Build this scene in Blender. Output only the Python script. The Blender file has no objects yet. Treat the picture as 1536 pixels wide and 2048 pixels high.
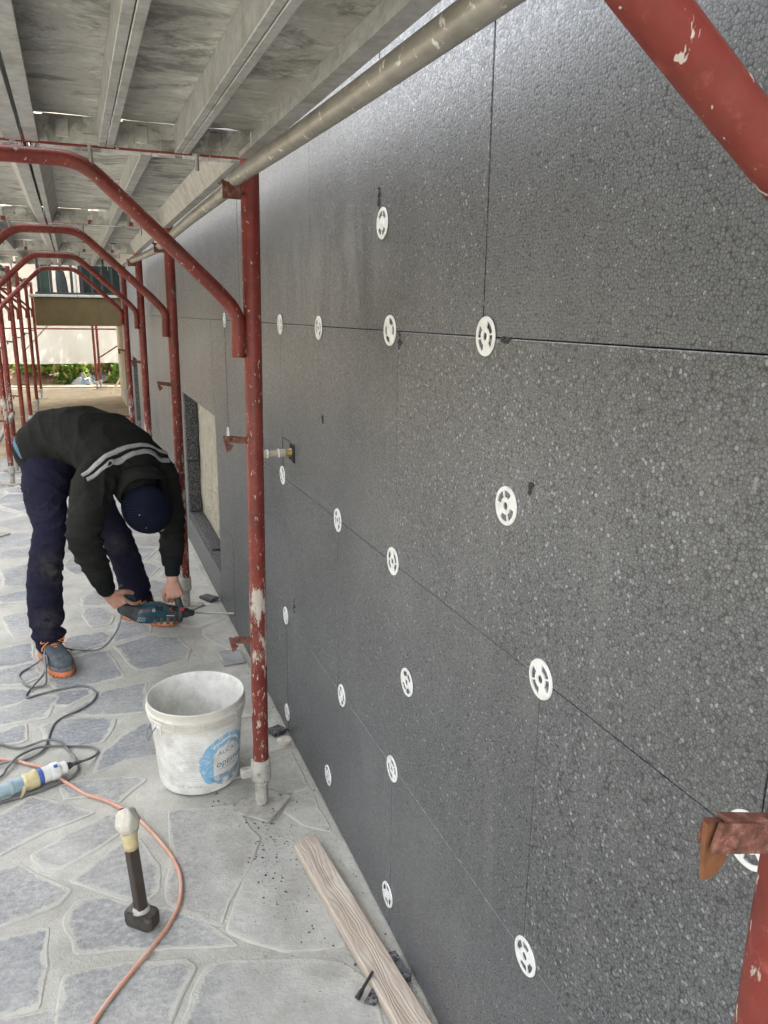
import bpy, bmesh, math, random
import numpy as np
from mathutils import Vector, Matrix, noise as mnoise
random.seed(7)
R = math.radians
scene = bpy.context.scene
col = scene.collection

# ------------------------------------------------------------------ camera, sky, sun, exposure
cam_d = bpy.data.cameras.new('camera'); cam = bpy.data.objects.new('camera', cam_d); col.objects.link(cam)
cam_d.sensor_fit = 'VERTICAL'; cam_d.sensor_height = 24.0; cam_d.lens = 24.0*1540/2048
cam_d.clip_start = 0.05; cam_d.clip_end = 400
yaw, pitch, roll = 0.3769961, 0.25144765, 0.0115532
F = Vector((math.sin(yaw)*math.cos(pitch), math.cos(yaw)*math.cos(pitch), -math.sin(pitch)))
Rt = Vector((math.cos(yaw), -math.sin(yaw), 0)); U = Rt.cross(F)
r_ = math.cos(roll)*Rt+math.sin(roll)*U; u_ = -math.sin(roll)*Rt+math.cos(roll)*U
cam.matrix_world = Matrix(((r_.x, u_.x, -F.x, 0), (r_.y, u_.y, -F.y, 0), (r_.z, u_.z, -F.z, 1.50496), (0, 0, 0, 1)))
scene.camera = cam
SUN_EL, SUN_AZ = 50.0, 36.0        # azimuth measured from +Y towards +X
world = bpy.data.worlds.new('World'); scene.world = world; world.use_nodes = True
wn = world.node_tree
sky = wn.nodes.new('ShaderNodeTexSky'); sky.sky_type = 'NISHITA'; sky.sun_disc = False
sky.sun_elevation = R(SUN_EL); sky.sun_rotation = R(SUN_AZ); sky.air_density = 1.0; sky.dust_density = 3.0; sky.ozone_density = 1.0
hs = wn.nodes.new('ShaderNodeHueSaturation'); hs.inputs['Saturation'].default_value = .22; wn.links.new(sky.outputs[0], hs.inputs['Color'])      # hazy, nearly white sky
bg = wn.nodes['Background']; wn.links.new(hs.outputs[0], bg.inputs[0]); bg.inputs[1].default_value = 0.15
sd = bpy.data.lights.new('sun', 'SUN'); sd.energy = 2.4; sd.angle = R(0.55); sd.color = (1.0, .94, .84)
sun = bpy.data.objects.new('sun', sd); col.objects.link(sun)
sdir = Vector((math.sin(R(SUN_AZ))*math.cos(R(SUN_EL)), math.cos(R(SUN_AZ))*math.cos(R(SUN_EL)), math.sin(R(SUN_EL))))
sun.rotation_euler = sdir.to_track_quat('Z', 'Y').to_euler(); sun.location = (4, 10, 12)
scene.view_settings.view_transform = 'Standard'; scene.view_settings.look = 'None'
scene.view_settings.exposure = 3.2; scene.view_settings.gamma = 1.0
scene.view_settings.use_curve_mapping = False

# ------------------------------------------------------------------ helpers: objects
def link(name, me, parent=None):
    o = bpy.data.objects.new(name, me); col.objects.link(o)
    if parent is not None: o.parent = parent
    return o
def tag(o, label=None, cat=None, group=None, kind=None):
    if label: o['label'] = label
    if cat: o['category'] = cat
    if group: o['group'] = group
    if kind: o['kind'] = kind
    return o
def empty(name, loc, label=None, cat=None, group=None):
    o = bpy.data.objects.new(name, None); col.objects.link(o); o.location = loc
    o.empty_display_size = .05
    bpy.context.view_layer.update()
    return tag(o, label, cat, group)
def wloc(o):
    v = Vector((0, 0, 0))
    while o is not None: v = v+o.location; o = o.parent
    return v
class MB:
    """collects shapes in WORLD coordinates; build() links one object (local to the parent's location)"""
    def __init__(s): s.v = []; s.f = []; s.mi = []; s.sm = []
    def add(s, vs, fs, mi=0, smooth=False):
        b = len(s.v); s.v += [tuple(v) for v in vs]
        for f in fs: s.f.append([b+i for i in f]); s.mi.append(mi); s.sm.append(smooth)
    def box(s, lo, hi, mi=0, M=None):
        x0, y0, z0 = lo; x1, y1, z1 = hi
        vs = [Vector(q) for q in ((x0,y0,z0),(x1,y0,z0),(x1,y1,z0),(x0,y1,z0),(x0,y0,z1),(x1,y0,z1),(x1,y1,z1),(x0,y1,z1))]
        if M is not None: vs = [M @ v for v in vs]
        s.add(vs, [(3,2,1,0),(4,5,6,7),(0,1,5,4),(1,2,6,5),(2,3,7,6),(3,0,4,7)], mi)
    def cbox(s, lo, hi, c=.004, mi=0, M=None, jit=0):
        """chamfered box"""
        lo = Vector(lo); hi = Vector(hi); bm = bmesh.new()
        vs = [bm.verts.new((a, b, d)) for a in (lo.x, hi.x) for b in (lo.y, hi.y) for d in (lo.z, hi.z)]
        for q in ((0,1,3,2),(4,6,7,5),(0,4,5,1),(2,3,7,6),(0,2,6,4),(1,5,7,3)): bm.faces.new([vs[i] for i in q])
        if c > 0: bmesh.ops.bevel(bm, geom=bm.edges[:], offset=c, segments=1, affect='EDGES')
        bmesh.ops.recalc_face_normals(bm, faces=bm.faces[:])
        bm.verts.index_update()
        vv = [v.co.copy() for v in bm.verts]
        if jit: vv = [v+Vector([random.uniform(-jit, jit) for _ in range(3)]) for v in vv]
        if M is not None: vv = [M @ v for v in vv]
        s.add(vv, [[v.index for v in f.verts] for f in bm.faces], mi); bm.free()
    def tube(s, pts, rad, seg=12, mi=0, caps=True, smooth=True, closed=False):
        pts = [Vector(p) for p in pts]; n = len(pts)
        rads = rad if isinstance(rad, (list, tuple)) else [rad]*n
        T = []
        for i in range(n):
            a = pts[max(i-1, 0)]; b = pts[min(i+1, n-1)]
            if closed: a = pts[i-1]; b = pts[(i+1) % n]
            T.append((b-a).normalized())
        N = T[0].orthogonal().normalized(); rings = []
        for i in range(n):
            if i:
                ax = T[i-1].cross(T[i])
                if ax.length > 1e-8: N = Matrix.Rotation(T[i-1].angle(T[i]), 3, ax.normalized()) @ N
                N = (N - T[i]*N.dot(T[i])).normalized()
            B = T[i].cross(N)
            rings.append([pts[i]+rads[i]*(math.cos(2*math.pi*k/seg)*N+math.sin(2*math.pi*k/seg)*B) for k in range(seg)])
        vs = [v for r in rings for v in r]; fs = []
        m = n if closed else n-1
        for i in range(m):
            j = (i+1) % n
            for k in range(seg):
                l = (k+1) % seg; fs.append((i*seg+k, i*seg+l, j*seg+l, j*seg+k))
        s.add(vs, fs, mi, smooth)
        if caps and not closed:
            s.add(rings[0], [list(range(seg))[::-1]], mi); s.add(rings[-1], [list(range(seg))], mi)
    def lathe(s, prof, M=None, seg=32, mi=0, smooth=True, closed=False):
        vs = []; fs = []; n = len(prof)
        for (r, z) in prof:
            for k in range(seg):
                a = 2*math.pi*k/seg; v = Vector((r*math.cos(a), r*math.sin(a), z)); vs.append(M @ v if M is not None else v)
        for i in range(n if closed else n-1):
            j = (i+1) % n
            for k in range(seg):
                l = (k+1) % seg; fs.append((i*seg+k, i*seg+l, j*seg+l, j*seg+k))
        s.add(vs, fs, mi, smooth)
    def prism(s, poly, ext, mi=0):
        """poly: list of 3D points, extruded by vector ext"""
        poly = [Vector(p) for p in poly]; ext = Vector(ext); n = len(poly)
        vs = poly+[p+ext for p in poly]
        fs = [list(range(n))[::-1], [n+i for i in range(n)]]+[(i, (i+1) % n, n+(i+1) % n, n+i) for i in range(n)]
        s.add(vs, fs, mi)
    def loft(s, stations, seg=20, mi=0, p=2.0, dome=True):
        """stations: (centre, half-axis a, half-axis b); closed ends"""
        rings = []
        def ring(c, a, b, k=1.0):
            out = []
            for i in range(seg):
                t = 2*math.pi*i/seg; ct, st = math.cos(t), math.sin(t)
                x = math.copysign(abs(ct)**(2/p), ct); y = math.copysign(abs(st)**(2/p), st)
                out.append(c+a*x*k+b*y*k)
            return out
        st = [(Vector(c), Vector(a), Vector(b)) for c, a, b in stations]
        if dome:
            for (i, j) in ((0, 1), (-1, -2)):
                c, a, b = st[i]; d = (c-st[j][0]).normalized(); h = min(a.length, b.length)
                rr = [ring(c+d*h*math.sin(t), a, b, math.cos(t)) for t in (R(35), R(62), R(82))]
                if i == 0: rings = rr[::-1]
                else: tail = rr
            rings += [ring(*q) for q in st]+tail
        else: rings = [ring(*q) for q in st]
        n = len(rings); vs = [v for r in rings for v in r]; fs = []
        for i in range(n-1):
            for k in range(seg):
                l = (k+1) % seg; fs.append((i*seg+k, i*seg+l, (i+1)*seg+l, (i+1)*seg+k))
        fs.append(list(range(seg))[::-1]); fs.append([(n-1)*seg+k for k in range(seg)])
        s.add(vs, fs, mi, True)
    def limb(s, pts, rads, seg=16, mi=0):
        """round limb with hemispherical ends"""
        pts = [Vector(p) for p in pts]
        a = (pts[0]-pts[1]).normalized(); b = (pts[-1]-pts[-2]).normalized()
        P = [pts[0]+a*rads[0]*math.sin(t) for t in (R(80), R(55), R(28))]+pts+[pts[-1]+b*rads[-1]*math.sin(t) for t in (R(28), R(55), R(80))]
        Q = [rads[0]*math.cos(t) for t in (R(80), R(55), R(28))]+list(rads)+[rads[-1]*math.cos(t) for t in (R(28), R(55), R(80))]
        s.tube(P, Q, seg, mi)
    def mesh(s, name, mats, off=(0, 0, 0)):
        me = bpy.data.meshes.new(name); ox, oy, oz = off
        me.from_pydata([(v[0]-ox, v[1]-oy, v[2]-oz) for v in s.v], [], s.f)
        for m in (mats if isinstance(mats, (list, tuple)) else [mats]): me.materials.append(m)
        me.polygons.foreach_set('material_index', s.mi); me.polygons.foreach_set('use_smooth', s.sm); me.update()
        return me
    def build(s, name, mats, parent=None, auto=None):
        off = wloc(parent)
        me = s.mesh(name, mats, off)
        if auto is not None: me.polygons.foreach_set('use_smooth', [True]*len(me.polygons)); me.set_sharp_from_angle(angle=R(auto))
        o = link(name, me, parent); return o
def smooth_path(pts, n=6, closed=False):
    P = [Vector(p) for p in pts]; out = []; m = len(P)
    for i in range(m-1 if not closed else m):
        if closed: p0, p1, p2, p3 = P[i-1], P[i], P[(i+1) % m], P[(i+2) % m]
        else: p0, p1, p2, p3 = P[max(i-1, 0)], P[i], P[i+1], P[min(i+2, m-1)]
        for k in range(n):
            t = k/n
            out.append(.5*((2*p1)+(-p0+p2)*t+(2*p0-5*p1+4*p2-p3)*t*t+(-p0+3*p1-3*p2+p3)*t**3))
    if not closed: out.append(P[-1])
    return out
def arc_corner(pts, rad, n=5):
    """polyline with rounded corners"""
    P = [Vector(p) for p in pts]; out = [P[0]]
    for i in range(1, len(P)-1):
        a = (P[i-1]-P[i]); b = (P[i+1]-P[i]); r = min(rad, a.length*.45, b.length*.45)
        A = P[i]+a.normalized()*r; B = P[i]+b.normalized()*r
        for k in range(n+1):
            t = k/n; out.append((1-t)**2*A+2*t*(1-t)*P[i]+t*t*B)
    out.append(P[-1]); return out
def copy_tree(o, parent=None):
    c = o.copy(); col.objects.link(c); c.parent = parent
    for ch in list(o.children): copy_tree(ch, c)
    return c
def evaluated(o):
    dg = bpy.context.evaluated_depsgraph_get(); dg.update()
    return bpy.data.meshes.new_from_object(o.evaluated_get(dg))
def remeshed(mb, name, mats, voxel, smooth=4, parent=None, disp=None, decim=None):
    """union of overlapping closed shapes as one continuous skin"""
    off = wloc(parent)
    me = mb.mesh(name, mats, off); tmp = link(name, me)
    m = tmp.modifiers.new('r', 'REMESH'); m.mode = 'VOXEL'; m.voxel_size = voxel
    if smooth:
        m = tmp.modifiers.new('s', 'SMOOTH'); m.iterations = smooth; m.factor = .5
    out = evaluated(tmp); bpy.data.objects.remove(tmp); bpy.data.meshes.remove(me)
    out.name = name
    n = len(out.vertices); co = np.empty(n*3); out.vertices.foreach_get('co', co); co = co.reshape(-1, 3)
    no = np.empty(n*3); out.vertices.foreach_get('normal', no); no = no.reshape(-1, 3)
    if disp is not None:
        co = co+no*disp(co+np.array(off), no)[:, None]; out.vertices.foreach_set('co', co.ravel())
    out.materials.clear()
    for mm in (mats if isinstance(mats, (list, tuple)) else [mats]): out.materials.append(mm)
    out.polygons.foreach_set('use_smooth', [True]*len(out.polygons)); out.update()
    return link(name, out, parent)

# ------------------------------------------------------------------ helpers: materials
class G:
    def __init__(s, name):
        s.m = bpy.data.materials.new(name); s.m.use_nodes = True; s.nt = s.m.node_tree
        s.b = s.nt.nodes['Principled BSDF']; s.out = s.nt.nodes['Material Output']; s._p = None; s._o = None
    def n(s, t, ins=None, **kw):
        nd = s.nt.nodes.new('ShaderNode'+t)
        for k, v in kw.items(): setattr(nd, k, v)
        for k, v in (ins or {}).items(): s.set(nd.inputs[k], v)
        return nd
    def set(s, i, v):
        if isinstance(v, bpy.types.NodeSocket): s.nt.links.new(v, i)
        else:
            if isinstance(v, (tuple, list)) and len(v) == 3 and i.type == 'RGBA': v = (*v, 1)
            i.default_value = v
    def pos(s):
        if s._p is None: s._p = s.n('NewGeometry').outputs['Position']
        return s._p
    def obj(s):
        if s._o is None: s._o = s.n('TexCoord').outputs['Object']
        return s._o
    def rnd(s): return s.n('ObjectInfo').outputs['Random']
    def map(s, vec, scale=(1, 1, 1), rot=(0, 0, 0), loc=(0, 0, 0)):
        return s.n('Mapping', {'Vector': vec, 'Scale': scale, 'Rotation': rot, 'Location': loc}).outputs[0]
    def noise(s, vec, scale, detail=3, rough=.55, dist=0.0):
        return s.n('TexNoise', {'Vector': vec, 'Scale': scale, 'Detail': detail, 'Roughness': rough, 'Distortion': dist}).outputs['Fac']
    def vor(s, vec, scale, feature='F1', rand=1.0):
        return s.n('TexVoronoi', {'Vector': vec, 'Scale': scale, 'Randomness': rand}, feature=feature)
    def ramp(s, fac, stops, interp='LINEAR'):
        nd = s.n('ValToRGB', {'Fac': fac}); cr = nd.color_ramp; cr.interpolation = interp
        while len(cr.elements) < len(stops): cr.elements.new(.5)
        for e, (p, c) in zip(cr.elements, stops):
            e.position = p; e.color = (c, c, c, 1) if isinstance(c, (int, float)) else (*c, 1)
        return nd.outputs[0]
    def mix(s, f, a, b, blend='MIX'):
        nd = s.n('Mix', data_type='RGBA', blend_type=blend)
        s.set(nd.inputs[0], f); s.set(nd.inputs[6], a); s.set(nd.inputs[7], b); return nd.outputs[2]
    def mth(s, op, a, b=0.0, c=None, clamp=False):
        nd = s.n('Math', operation=op, use_clamp=clamp); s.set(nd.inputs[0], a); s.set(nd.inputs[1], b)
        if c is not None: s.set(nd.inputs[2], c)
        return nd.outputs[0]
    def xyz(s, vec): return s.n('SeparateXYZ', {0: vec}).outputs
    def bump(s, h, strength=.3, dist=.01, prev=None):
        nd = s.n('Bump', {'Height': h, 'Strength': strength, 'Distance': dist})
        if prev is not None: s.set(nd.inputs['Normal'], prev)
        return nd.outputs[0]
    def done(s, color, rough=.6, bump=None, metal=0.0, spec=.5, **kw):
        s.set(s.b.inputs['Base Color'], color); s.set(s.b.inputs['Roughness'], rough)
        s.set(s.b.inputs['Metallic'], metal); s.set(s.b.inputs['Specular IOR Level'], spec)
        if bump is not None: s.set(s.b.inputs['Normal'], bump)
        for k, v in kw.items(): s.set(s.b.inputs[k], v)
        return s.m
def simple(name, c, rough=.6, metal=0.0, var=.18, scale=30, bump=.15, bd=.002, spec=.5, dust=None, dustamt=.5):
    g = G(name); P = g.pos(); nz = g.noise(P, scale, 4, .6)
    a = tuple(x*(1-var) for x in c); b = tuple(min(1, x*(1+var)) for x in c)
    cc = g.ramp(nz, [(.3, a), (.7, b)])
    if dust is not None:
        dn = g.ramp(g.noise(P, scale*.35, 5, .65), [(.62-.3*dustamt, 0.0), (.80-.2*dustamt, 1.0)]); cc = g.mix(g.mth('MULTIPLY', dn, .75), cc, dust)
    return g.done(cc, rough, g.bump(nz, bump, bd), metal, spec)
# ------------------------------------------------------------------ materials
def m_eps(dirt=True, bright=1.0, name='graphite_foam'):
    g = G(name); P = g.pos()
    # gentle warp so that the beads are not a perfect lattice
    v1 = g.vor(P, 195, rand=.82); de = g.vor(P, 195, 'DISTANCE_TO_EDGE', .82).outputs['Distance']
    cell = g.xyz(v1.outputs['Color'])[0]; cell2 = g.xyz(v1.outputs['Color'])[1]
    base = g.ramp(cell, [(0.0, .098*bright), (.4, .124*bright), (.9, .160*bright), (.955, .185*bright), (.978, .25*bright), (1.0, .30*bright)])
    gap = g.mth('MULTIPLY', g.ramp(de, [(0.0, .18), (.05, .48), (.12, 1.0)]), g.ramp(v1.outputs['Distance'], [(.54, 1.0), (.72, .62), (.95, .05)]))
    holes = g.ramp(g.noise(P, 260, 2, .6), [(.27, 0.0), (.33, 1.0)])
    f = g.mth('MULTIPLY', gap, holes)
    base = g.mix(1.0, base, (.965, 1.0, 1.055), 'MULTIPLY'); c = g.mix(f, (.010, .010, .011), base)
    big = g.noise(P, 2.2, 5, .6); tone = g.ramp(big, [(.3, .84), (.7, 1.12)])
    c = g.mix(1.0, c, tone, 'MULTIPLY')
    # trowel and handling smears: pale vertical streaks of dust
    st = g.noise(g.map(P, (1, 16, 1.6)), 1.0, 6, .62)
    ms = g.noise(P, 1.5, 4, .55)
    smear = g.mth('MULTIPLY', g.ramp(st, [(.52, 0.0), (.75, 1.0)]), g.ramp(ms, [(.47, 0.0), (.66, 1.0)]))
    c = g.mix(g.mth('MULTIPLY', smear, .22), c, (.22, .215, .205))
    # short pale scuffs
    sc = g.ramp(g.noise(g.map(P, (1, 70, 16), (R(17), 0, 0)), 1.0, 2, .5), [(.77, 0.0), (.82, 1.0)])
    c = g.mix(g.mth('MULTIPLY', sc, .45), c, (.30, .30, .29))
    h = g.mth('MULTIPLY', g.ramp(v1.outputs['Distance'], [(0.0, 1.0), (.3, .95), (.5, .8), (.8, .3), (1.0, 0.0)]), holes)
    yy_, zz_ = g.xyz(P)[1], g.xyz(P)[2]
    qa = g.mth('POWER', g.mth('DIVIDE', g.mth('SUBTRACT', yy_, 2.05), .62), 2.0); qb = g.mth('POWER', g.mth('DIVIDE', g.mth('SUBTRACT', zz_, 1.62), .17), 2.0)
    smud = g.mth('MULTIPLY', g.mth('SUBTRACT', 1.0, g.mth('ADD', qa, qb), clamp=True), g.ramp(g.noise(g.map(P, (1, 9, 1.8)), 1.0, 6, .68, .5), [(.40, 0.0), (.66, 1.0)]))
    c = g.mix(g.mth('MULTIPLY', smud, .85), c, (.24, .235, .225))
    rough = g.ramp(cell2, [(0, .36), (1, .58)])
    cloud = g.noise(g.map(P, (1, 2.6, 1.3)), 2.4, 6, .68); c = g.mix(g.mth('MULTIPLY', g.ramp(cloud, [(.52, 0.0), (.72, 1.0)]), .20), c, (.21, .205, .20)); c = g.mix(g.mth('MULTIPLY', g.ramp(cloud, [(.28, 1.0), (.42, 0.0)]), .35), c, (.045, .045, .047))
    return g.done(c, rough, g.bump(h, .22, .0012), 0.0, .75)
M_EPS = m_eps()
g = G('foam_cut_edge'); P = g.pos(); v = g.vor(P, 160); cell = g.xyz(v.outputs['Color'])[0]
M_EPSCUT = g.done(g.mix(g.ramp(g.noise(P, 120, 3), [(.4, 1), (.5, 0)]), g.ramp(cell, [(0, .05), (.8, .11), (1, .2)]), (.01, .01, .011)), .8, g.bump(cell, .8, .003))
def m_red(name, mortar):
    g = G(name); P = g.pos(); x, y, z = g.xyz(P)
    nz = g.noise(P, 9, 5, .6); c = g.ramp(nz, [(.28, (.088, .012, .008)), (.5, (.150, .019, .013)), (.75, (.21, .036, .025))])
    c = g.mix(g.mth('MULTIPLY', g.ramp(g.noise(P, 55, 4, .7), [(.56, 0), (.7, 1)]), .55), c, (.27, .075, .055))
    rust = g.ramp(g.noise(P, 23, 5, .7), [(.58, 0.0), (.68, 1.0)]); c = g.mix(g.mth('MULTIPLY', rust, .65), c, (.085, .03, .014)); film = g.ramp(g.noise(P, 5, 6, .7), [(.42, .03), (.70, .22)]); c = g.mix(film, c, (.28, .13, .10))
    # splashes of mortar: specks everywhere, runs and a heavy band low on the posts
    low = g.ramp(g.mth('MULTIPLY', z, .5), [(0.0, .75), (.11, .8), (.16, .62), (.26, .8), (.30, 1.06), (.36, 1.0), (.41, .58), (.55, .42), (.75, .40), (1.0, .45)])
    zz = g.mth('MULTIPLY', z, 1.0)
    if mortar:
        dens = g.mth('MULTIPLY', low, mortar)
    else: dens = g.mth('MULTIPLY', g.ramp(z, [(0, .35), (1, .35)]), 1.0)
    sp = g.noise(g.map(P, (1, 1, .42)), 95, 3, .6)
    sp2 = g.noise(g.map(P, (1, 1, .32)), 34, 6, .74)
    thr = g.mth('SUBTRACT', .69, g.mth('MULTIPLY', dens, .095))
    thr2 = g.mth('SUBTRACT', .755, g.mth('MULTIPLY', dens, .26))
    s1 = g.mth('MULTIPLY', g.mth('SUBTRACT', sp, thr), 40, clamp=True); s2 = g.mth('MULTIPLY', g.mth('SUBTRACT', sp2, thr2), 25, clamp=True)
    mk = g.mth('MAXIMUM', s1, s2)
    c = g.mix(g.mth('MULTIPLY', mk, .9), c, (.47, .43, .37))
    return g.done(c, g.mix(mk, (.42, .42, .42), (.9, .9, .9)), g.bump(g.mth('ADD', mk, g.mth('MULTIPLY', nz, .3)), .5, .002), 0, .28)
M_RED = m_red('red_painted_steel', 1.0); M_REDC = m_red('red_painted_steel_clean', 0)
g = G('rusty_steel'); P = g.pos(); nz = g.noise(P, 60, 6, .7)
c = g.ramp(nz, [(.25, (.035, .014, .009)), (.42, (.095, .036, .022)), (.55, (.17, .065, .042)), (.66, (.30, .155, .115)), (.76, (.42, .31, .25))])
M_RUST = g.done(c, .85, g.bump(nz, .7, .003))
g = G('dusty_jack_steel'); P = g.pos(); nz = g.noise(P, 28, 6, .7)
c = g.ramp(nz, [(.3, (.22, .20, .165)), (.5, (.37, .35, .305)), (.7, (.46, .44, .39))])
c = g.mix(g.ramp(g.noise(P, 45, 3), [(.64, 0), (.72, 1)]), c, (.09, .07, .05))
M_JACK = g.done(c, .85, g.bump(nz, .4, .002))
def m_galv(name, ridge, tone=1.0):
    g = G(name); P = g.pos(); x, y, z = g.xyz(P)
    # long smears across the plank, blotches of cement, rolled ridges
    st = g.noise(g.map(P, (4, 15, 4)), 1.0, 6, .66, .3); bl = g.noise(P, 4.0, 5, .6); fine = g.noise(P, 70, 4, .65)
    c = g.ramp(st, [(.25, (.29*tone, .28*tone, .245*tone)), (.5, (.47*tone, .455*tone, .41*tone)), (.72, (.58*tone, .56*tone, .51*tone)), (.82, (.72*tone, .70*tone, .64*tone))])
    c = g.mix(g.ramp(bl, [(.35, 0.0), (.7, .55)]), c, (.44*tone, .425*tone, .375*tone))
    c = g.mix(g.mth('MULTIPLY', g.ramp(g.noise(g.map(P, (7.5, 13, 7)), 1.0, 6, .72, .4), [(.53, 0), (.62, 1)]), .8), c, (.66*tone, .675*tone, .60*tone)); c = g.mix(g.mth('MULTIPLY', g.ramp(g.noise(g.map(P, (6, 9, 6), (0, 0, R(14)), (3, 1, 0)), 1.0, 7, .76, .5), [(.51, 0), (.61, 1)]), .8), c, (.15, .145, .13))
    c = g.mix(g.mth('MULTIPLY', g.ramp(fine, [(.5, 0), (.75, 1)]), .5), c, (.24, .23, .205))
    h = g.mth('ADD', g.mth('MULTIPLY', st, .7), g.mth('MULTIPLY', fine, .15))
    if ridge:
        wv = g.mth('SINE', g.mth('MULTIPLY', g.mth('ADD', y, g.mth('MULTIPLY', g.noise(P, 6, 2), .012)), 2*math.pi/.030))
        h = g.mth('ADD', h, g.mth('MULTIPLY', wv, ridge))
    return g.done(c, .62, g.bump(h, .55, .006), .15, .4)
M_GALV = m_galv('galvanised_plank_worn', 0.0); M_GALVR = m_galv('galvanised_plank_ridged', .35)
g = G('galvanised_rib'); P = g.pos(); nz = g.noise(P, 34, 6, .7)
c = g.ramp(nz, [(.28, (.28, .28, .27)), (.55, (.43, .43, .41)), (.78, (.56, .55, .52))])
c = g.mix(g.mth('MULTIPLY', g.ramp(g.noise(P, 11, 6, .74), [(.50, 0), (.64, 1)]), .7), c, (.25, .24, .205))
M_RIB = g.done(c, .5, g.bump(nz, .3, .002), .25, .5)
g = G('galvanised_tube'); P = g.pos(); nz = g.noise(P, 14, 6, .68); bl = g.noise(P, 42, 4, .6)
c = g.ramp(nz, [(.28, (.20, .188, .158)), (.55, (.295, .278, .242)), (.75, (.36, .345, .315))])
c = g.mix(g.mth('MULTIPLY', g.ramp(bl, [(.62, 0), (.68, 1)]), .8), c, (.78, .76, .70))
M_TUBE = g.done(c, .42, g.bump(bl, .35, .003), .25, .5)
# ground
g = G('paving_stone'); P = g.pos(); rn = g.rnd(); x, y, z = g.xyz(P)
n1 = g.noise(P, 9, 6, .65); n2 = g.noise(g.map(P, (30, 70, 30), (0, 0, R(20))), 1.0, 4, .6); n3 = g.noise(P, 150, 3, .6); cl = g.noise(P, 65, 5, .7)
tone = g.ramp(rn, [(0, (.228, .238, .246)), (.35, (.275, .281, .284)), (.7, (.315, .313, .305)), (1, (.335, .320, .297))])
c = g.mix(1.0, tone, g.ramp(n2, [(.3, .80), (.7, 1.18)]), 'MULTIPLY')
c = g.mix(1.0, c, g.ramp(cl, [(.3, .72), (.5, 1.0), (.7, 1.32)]), 'MULTIPLY')
dn = g.noise(P, 3.2, 6, .66)
# mortar dust trodden along the foot of the wall and in patches
near = g.mth('MULTIPLY', g.ramp(g.mth('ADD', g.mth('ADD', x, g.mth('MULTIPLY', g.noise(P, 4, 4), .35)), g.mth('MULTIPLY', y, -.07)), [(.15, 0.0), (.36, 1.0)]), .86)
dust = g.mth('MAXIMUM', g.mth('MULTIPLY', g.ramp(dn, [(.44, 0.0), (.70, 1.0)]), .62), near)
c = g.mix(dust, c, g.mix(g.mth('MULTIPLY', g.ramp(g.noise(P, 7.5, 6, .72), [(.46, 0), (.68, 1)]), .55), g.mix(1.0, (.50, .483, .435), g.ramp(n1, [(.3, .80), (.7, 1.14)]), 'MULTIPLY'), (.30, .28, .24)))
c = g.mix(g.mth('MULTIPLY', g.ramp(g.noise(P, 240, 2), [(.66, 0), (.74, 1)]), .5), c, (.66, .65, .62))
rim = g.n('Attribute', attribute_name='rim').outputs['Fac']
rn_ = g.mth('ADD', g.noise(P, 24, 6, .72), g.mth('MULTIPLY', g.noise(P, 5, 3), .35))
sm_ = g.mth('MULTIPLY', g.mth('SUBTRACT', g.mth('ADD', rim, g.mth('MULTIPLY', rn_, 1.5)), 1.62), 6.0, clamp=True)
c = g.mix(g.mth('MULTIPLY', sm_, .92), c, g.ramp(n1, [(.3, (.42, .405, .355)), (.75, (.545, .527, .468))]))
stn = g.ramp(g.noise(P, 1.7, 6, .7), [(.36, .80), (.60, 1.08)]); c = g.mix(1.0, c, stn, 'MULTIPLY')
hb = g.mth('ADD', g.mth('MULTIPLY', cl, .8), g.mth('ADD', g.mth('MULTIPLY', n2, .6), g.mth('MULTIPLY', n3, .25)))
M_STONE = g.done(c, .8, g.bump(hb, .75, .006), 0, .35)
g = G('mortar_and_earth'); P = g.pos(); x, y, z = g.xyz(P)
n1 = g.noise(P, 6, 6, .65); n2 = g.noise(P, 55, 5, .7); n3 = g.noise(P, 160, 3, .6)
mo = g.ramp(n1, [(.3, (.375, .36, .315)), (.55, (.465, .448, .395)), (.75, (.535, .518, .46))])
mo = g.mix(1.0, mo, g.ramp(g.noise(P, 1.7, 6, .7), [(.36, .80), (.60, 1.08)]), 'MULTIPLY'); mo = g.mix(g.mth('MULTIPLY', g.ramp(n2, [(.5, 0), (.72, 1)]), .45), mo, (.37, .36, .325))
sand = g.ramp(g.noise(P, 2.6, 7, .7), [(.3, (.24, .18, .115)), (.5, (.33, .26, .172)), (.7, (.42, .345, .245))])
grav = g.ramp(g.noise(P, 26, 5, .75), [(.4, .75), (.65, 1.2)])
sand = g.mix(1.0, sand, grav, 'MULTIPLY')
far = g.ramp(g.mth('ADD', y, g.mth('MULTIPLY', g.noise(P, 1.3, 4), 2.6)), [(0, 0), (1, 1)])
ff = g.mth('MULTIPLY', g.mth('SUBTRACT', g.mth('ADD', y, g.mth('MULTIPLY', g.noise(P, 1.3, 4), 2.6)), 8.6), .7, clamp=True)
c = g.mix(ff, mo, sand)
crk = g.vor(g.map(P, (1, 1, 1)), 5.5, 'DISTANCE_TO_EDGE').outputs['Distance']
M_GROUND = g.done(c, .9, g.bump(g.mth('ADD', n2, g.mth('MULTIPLY', n3, .35)), .7, .008), 0, .3)
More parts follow.
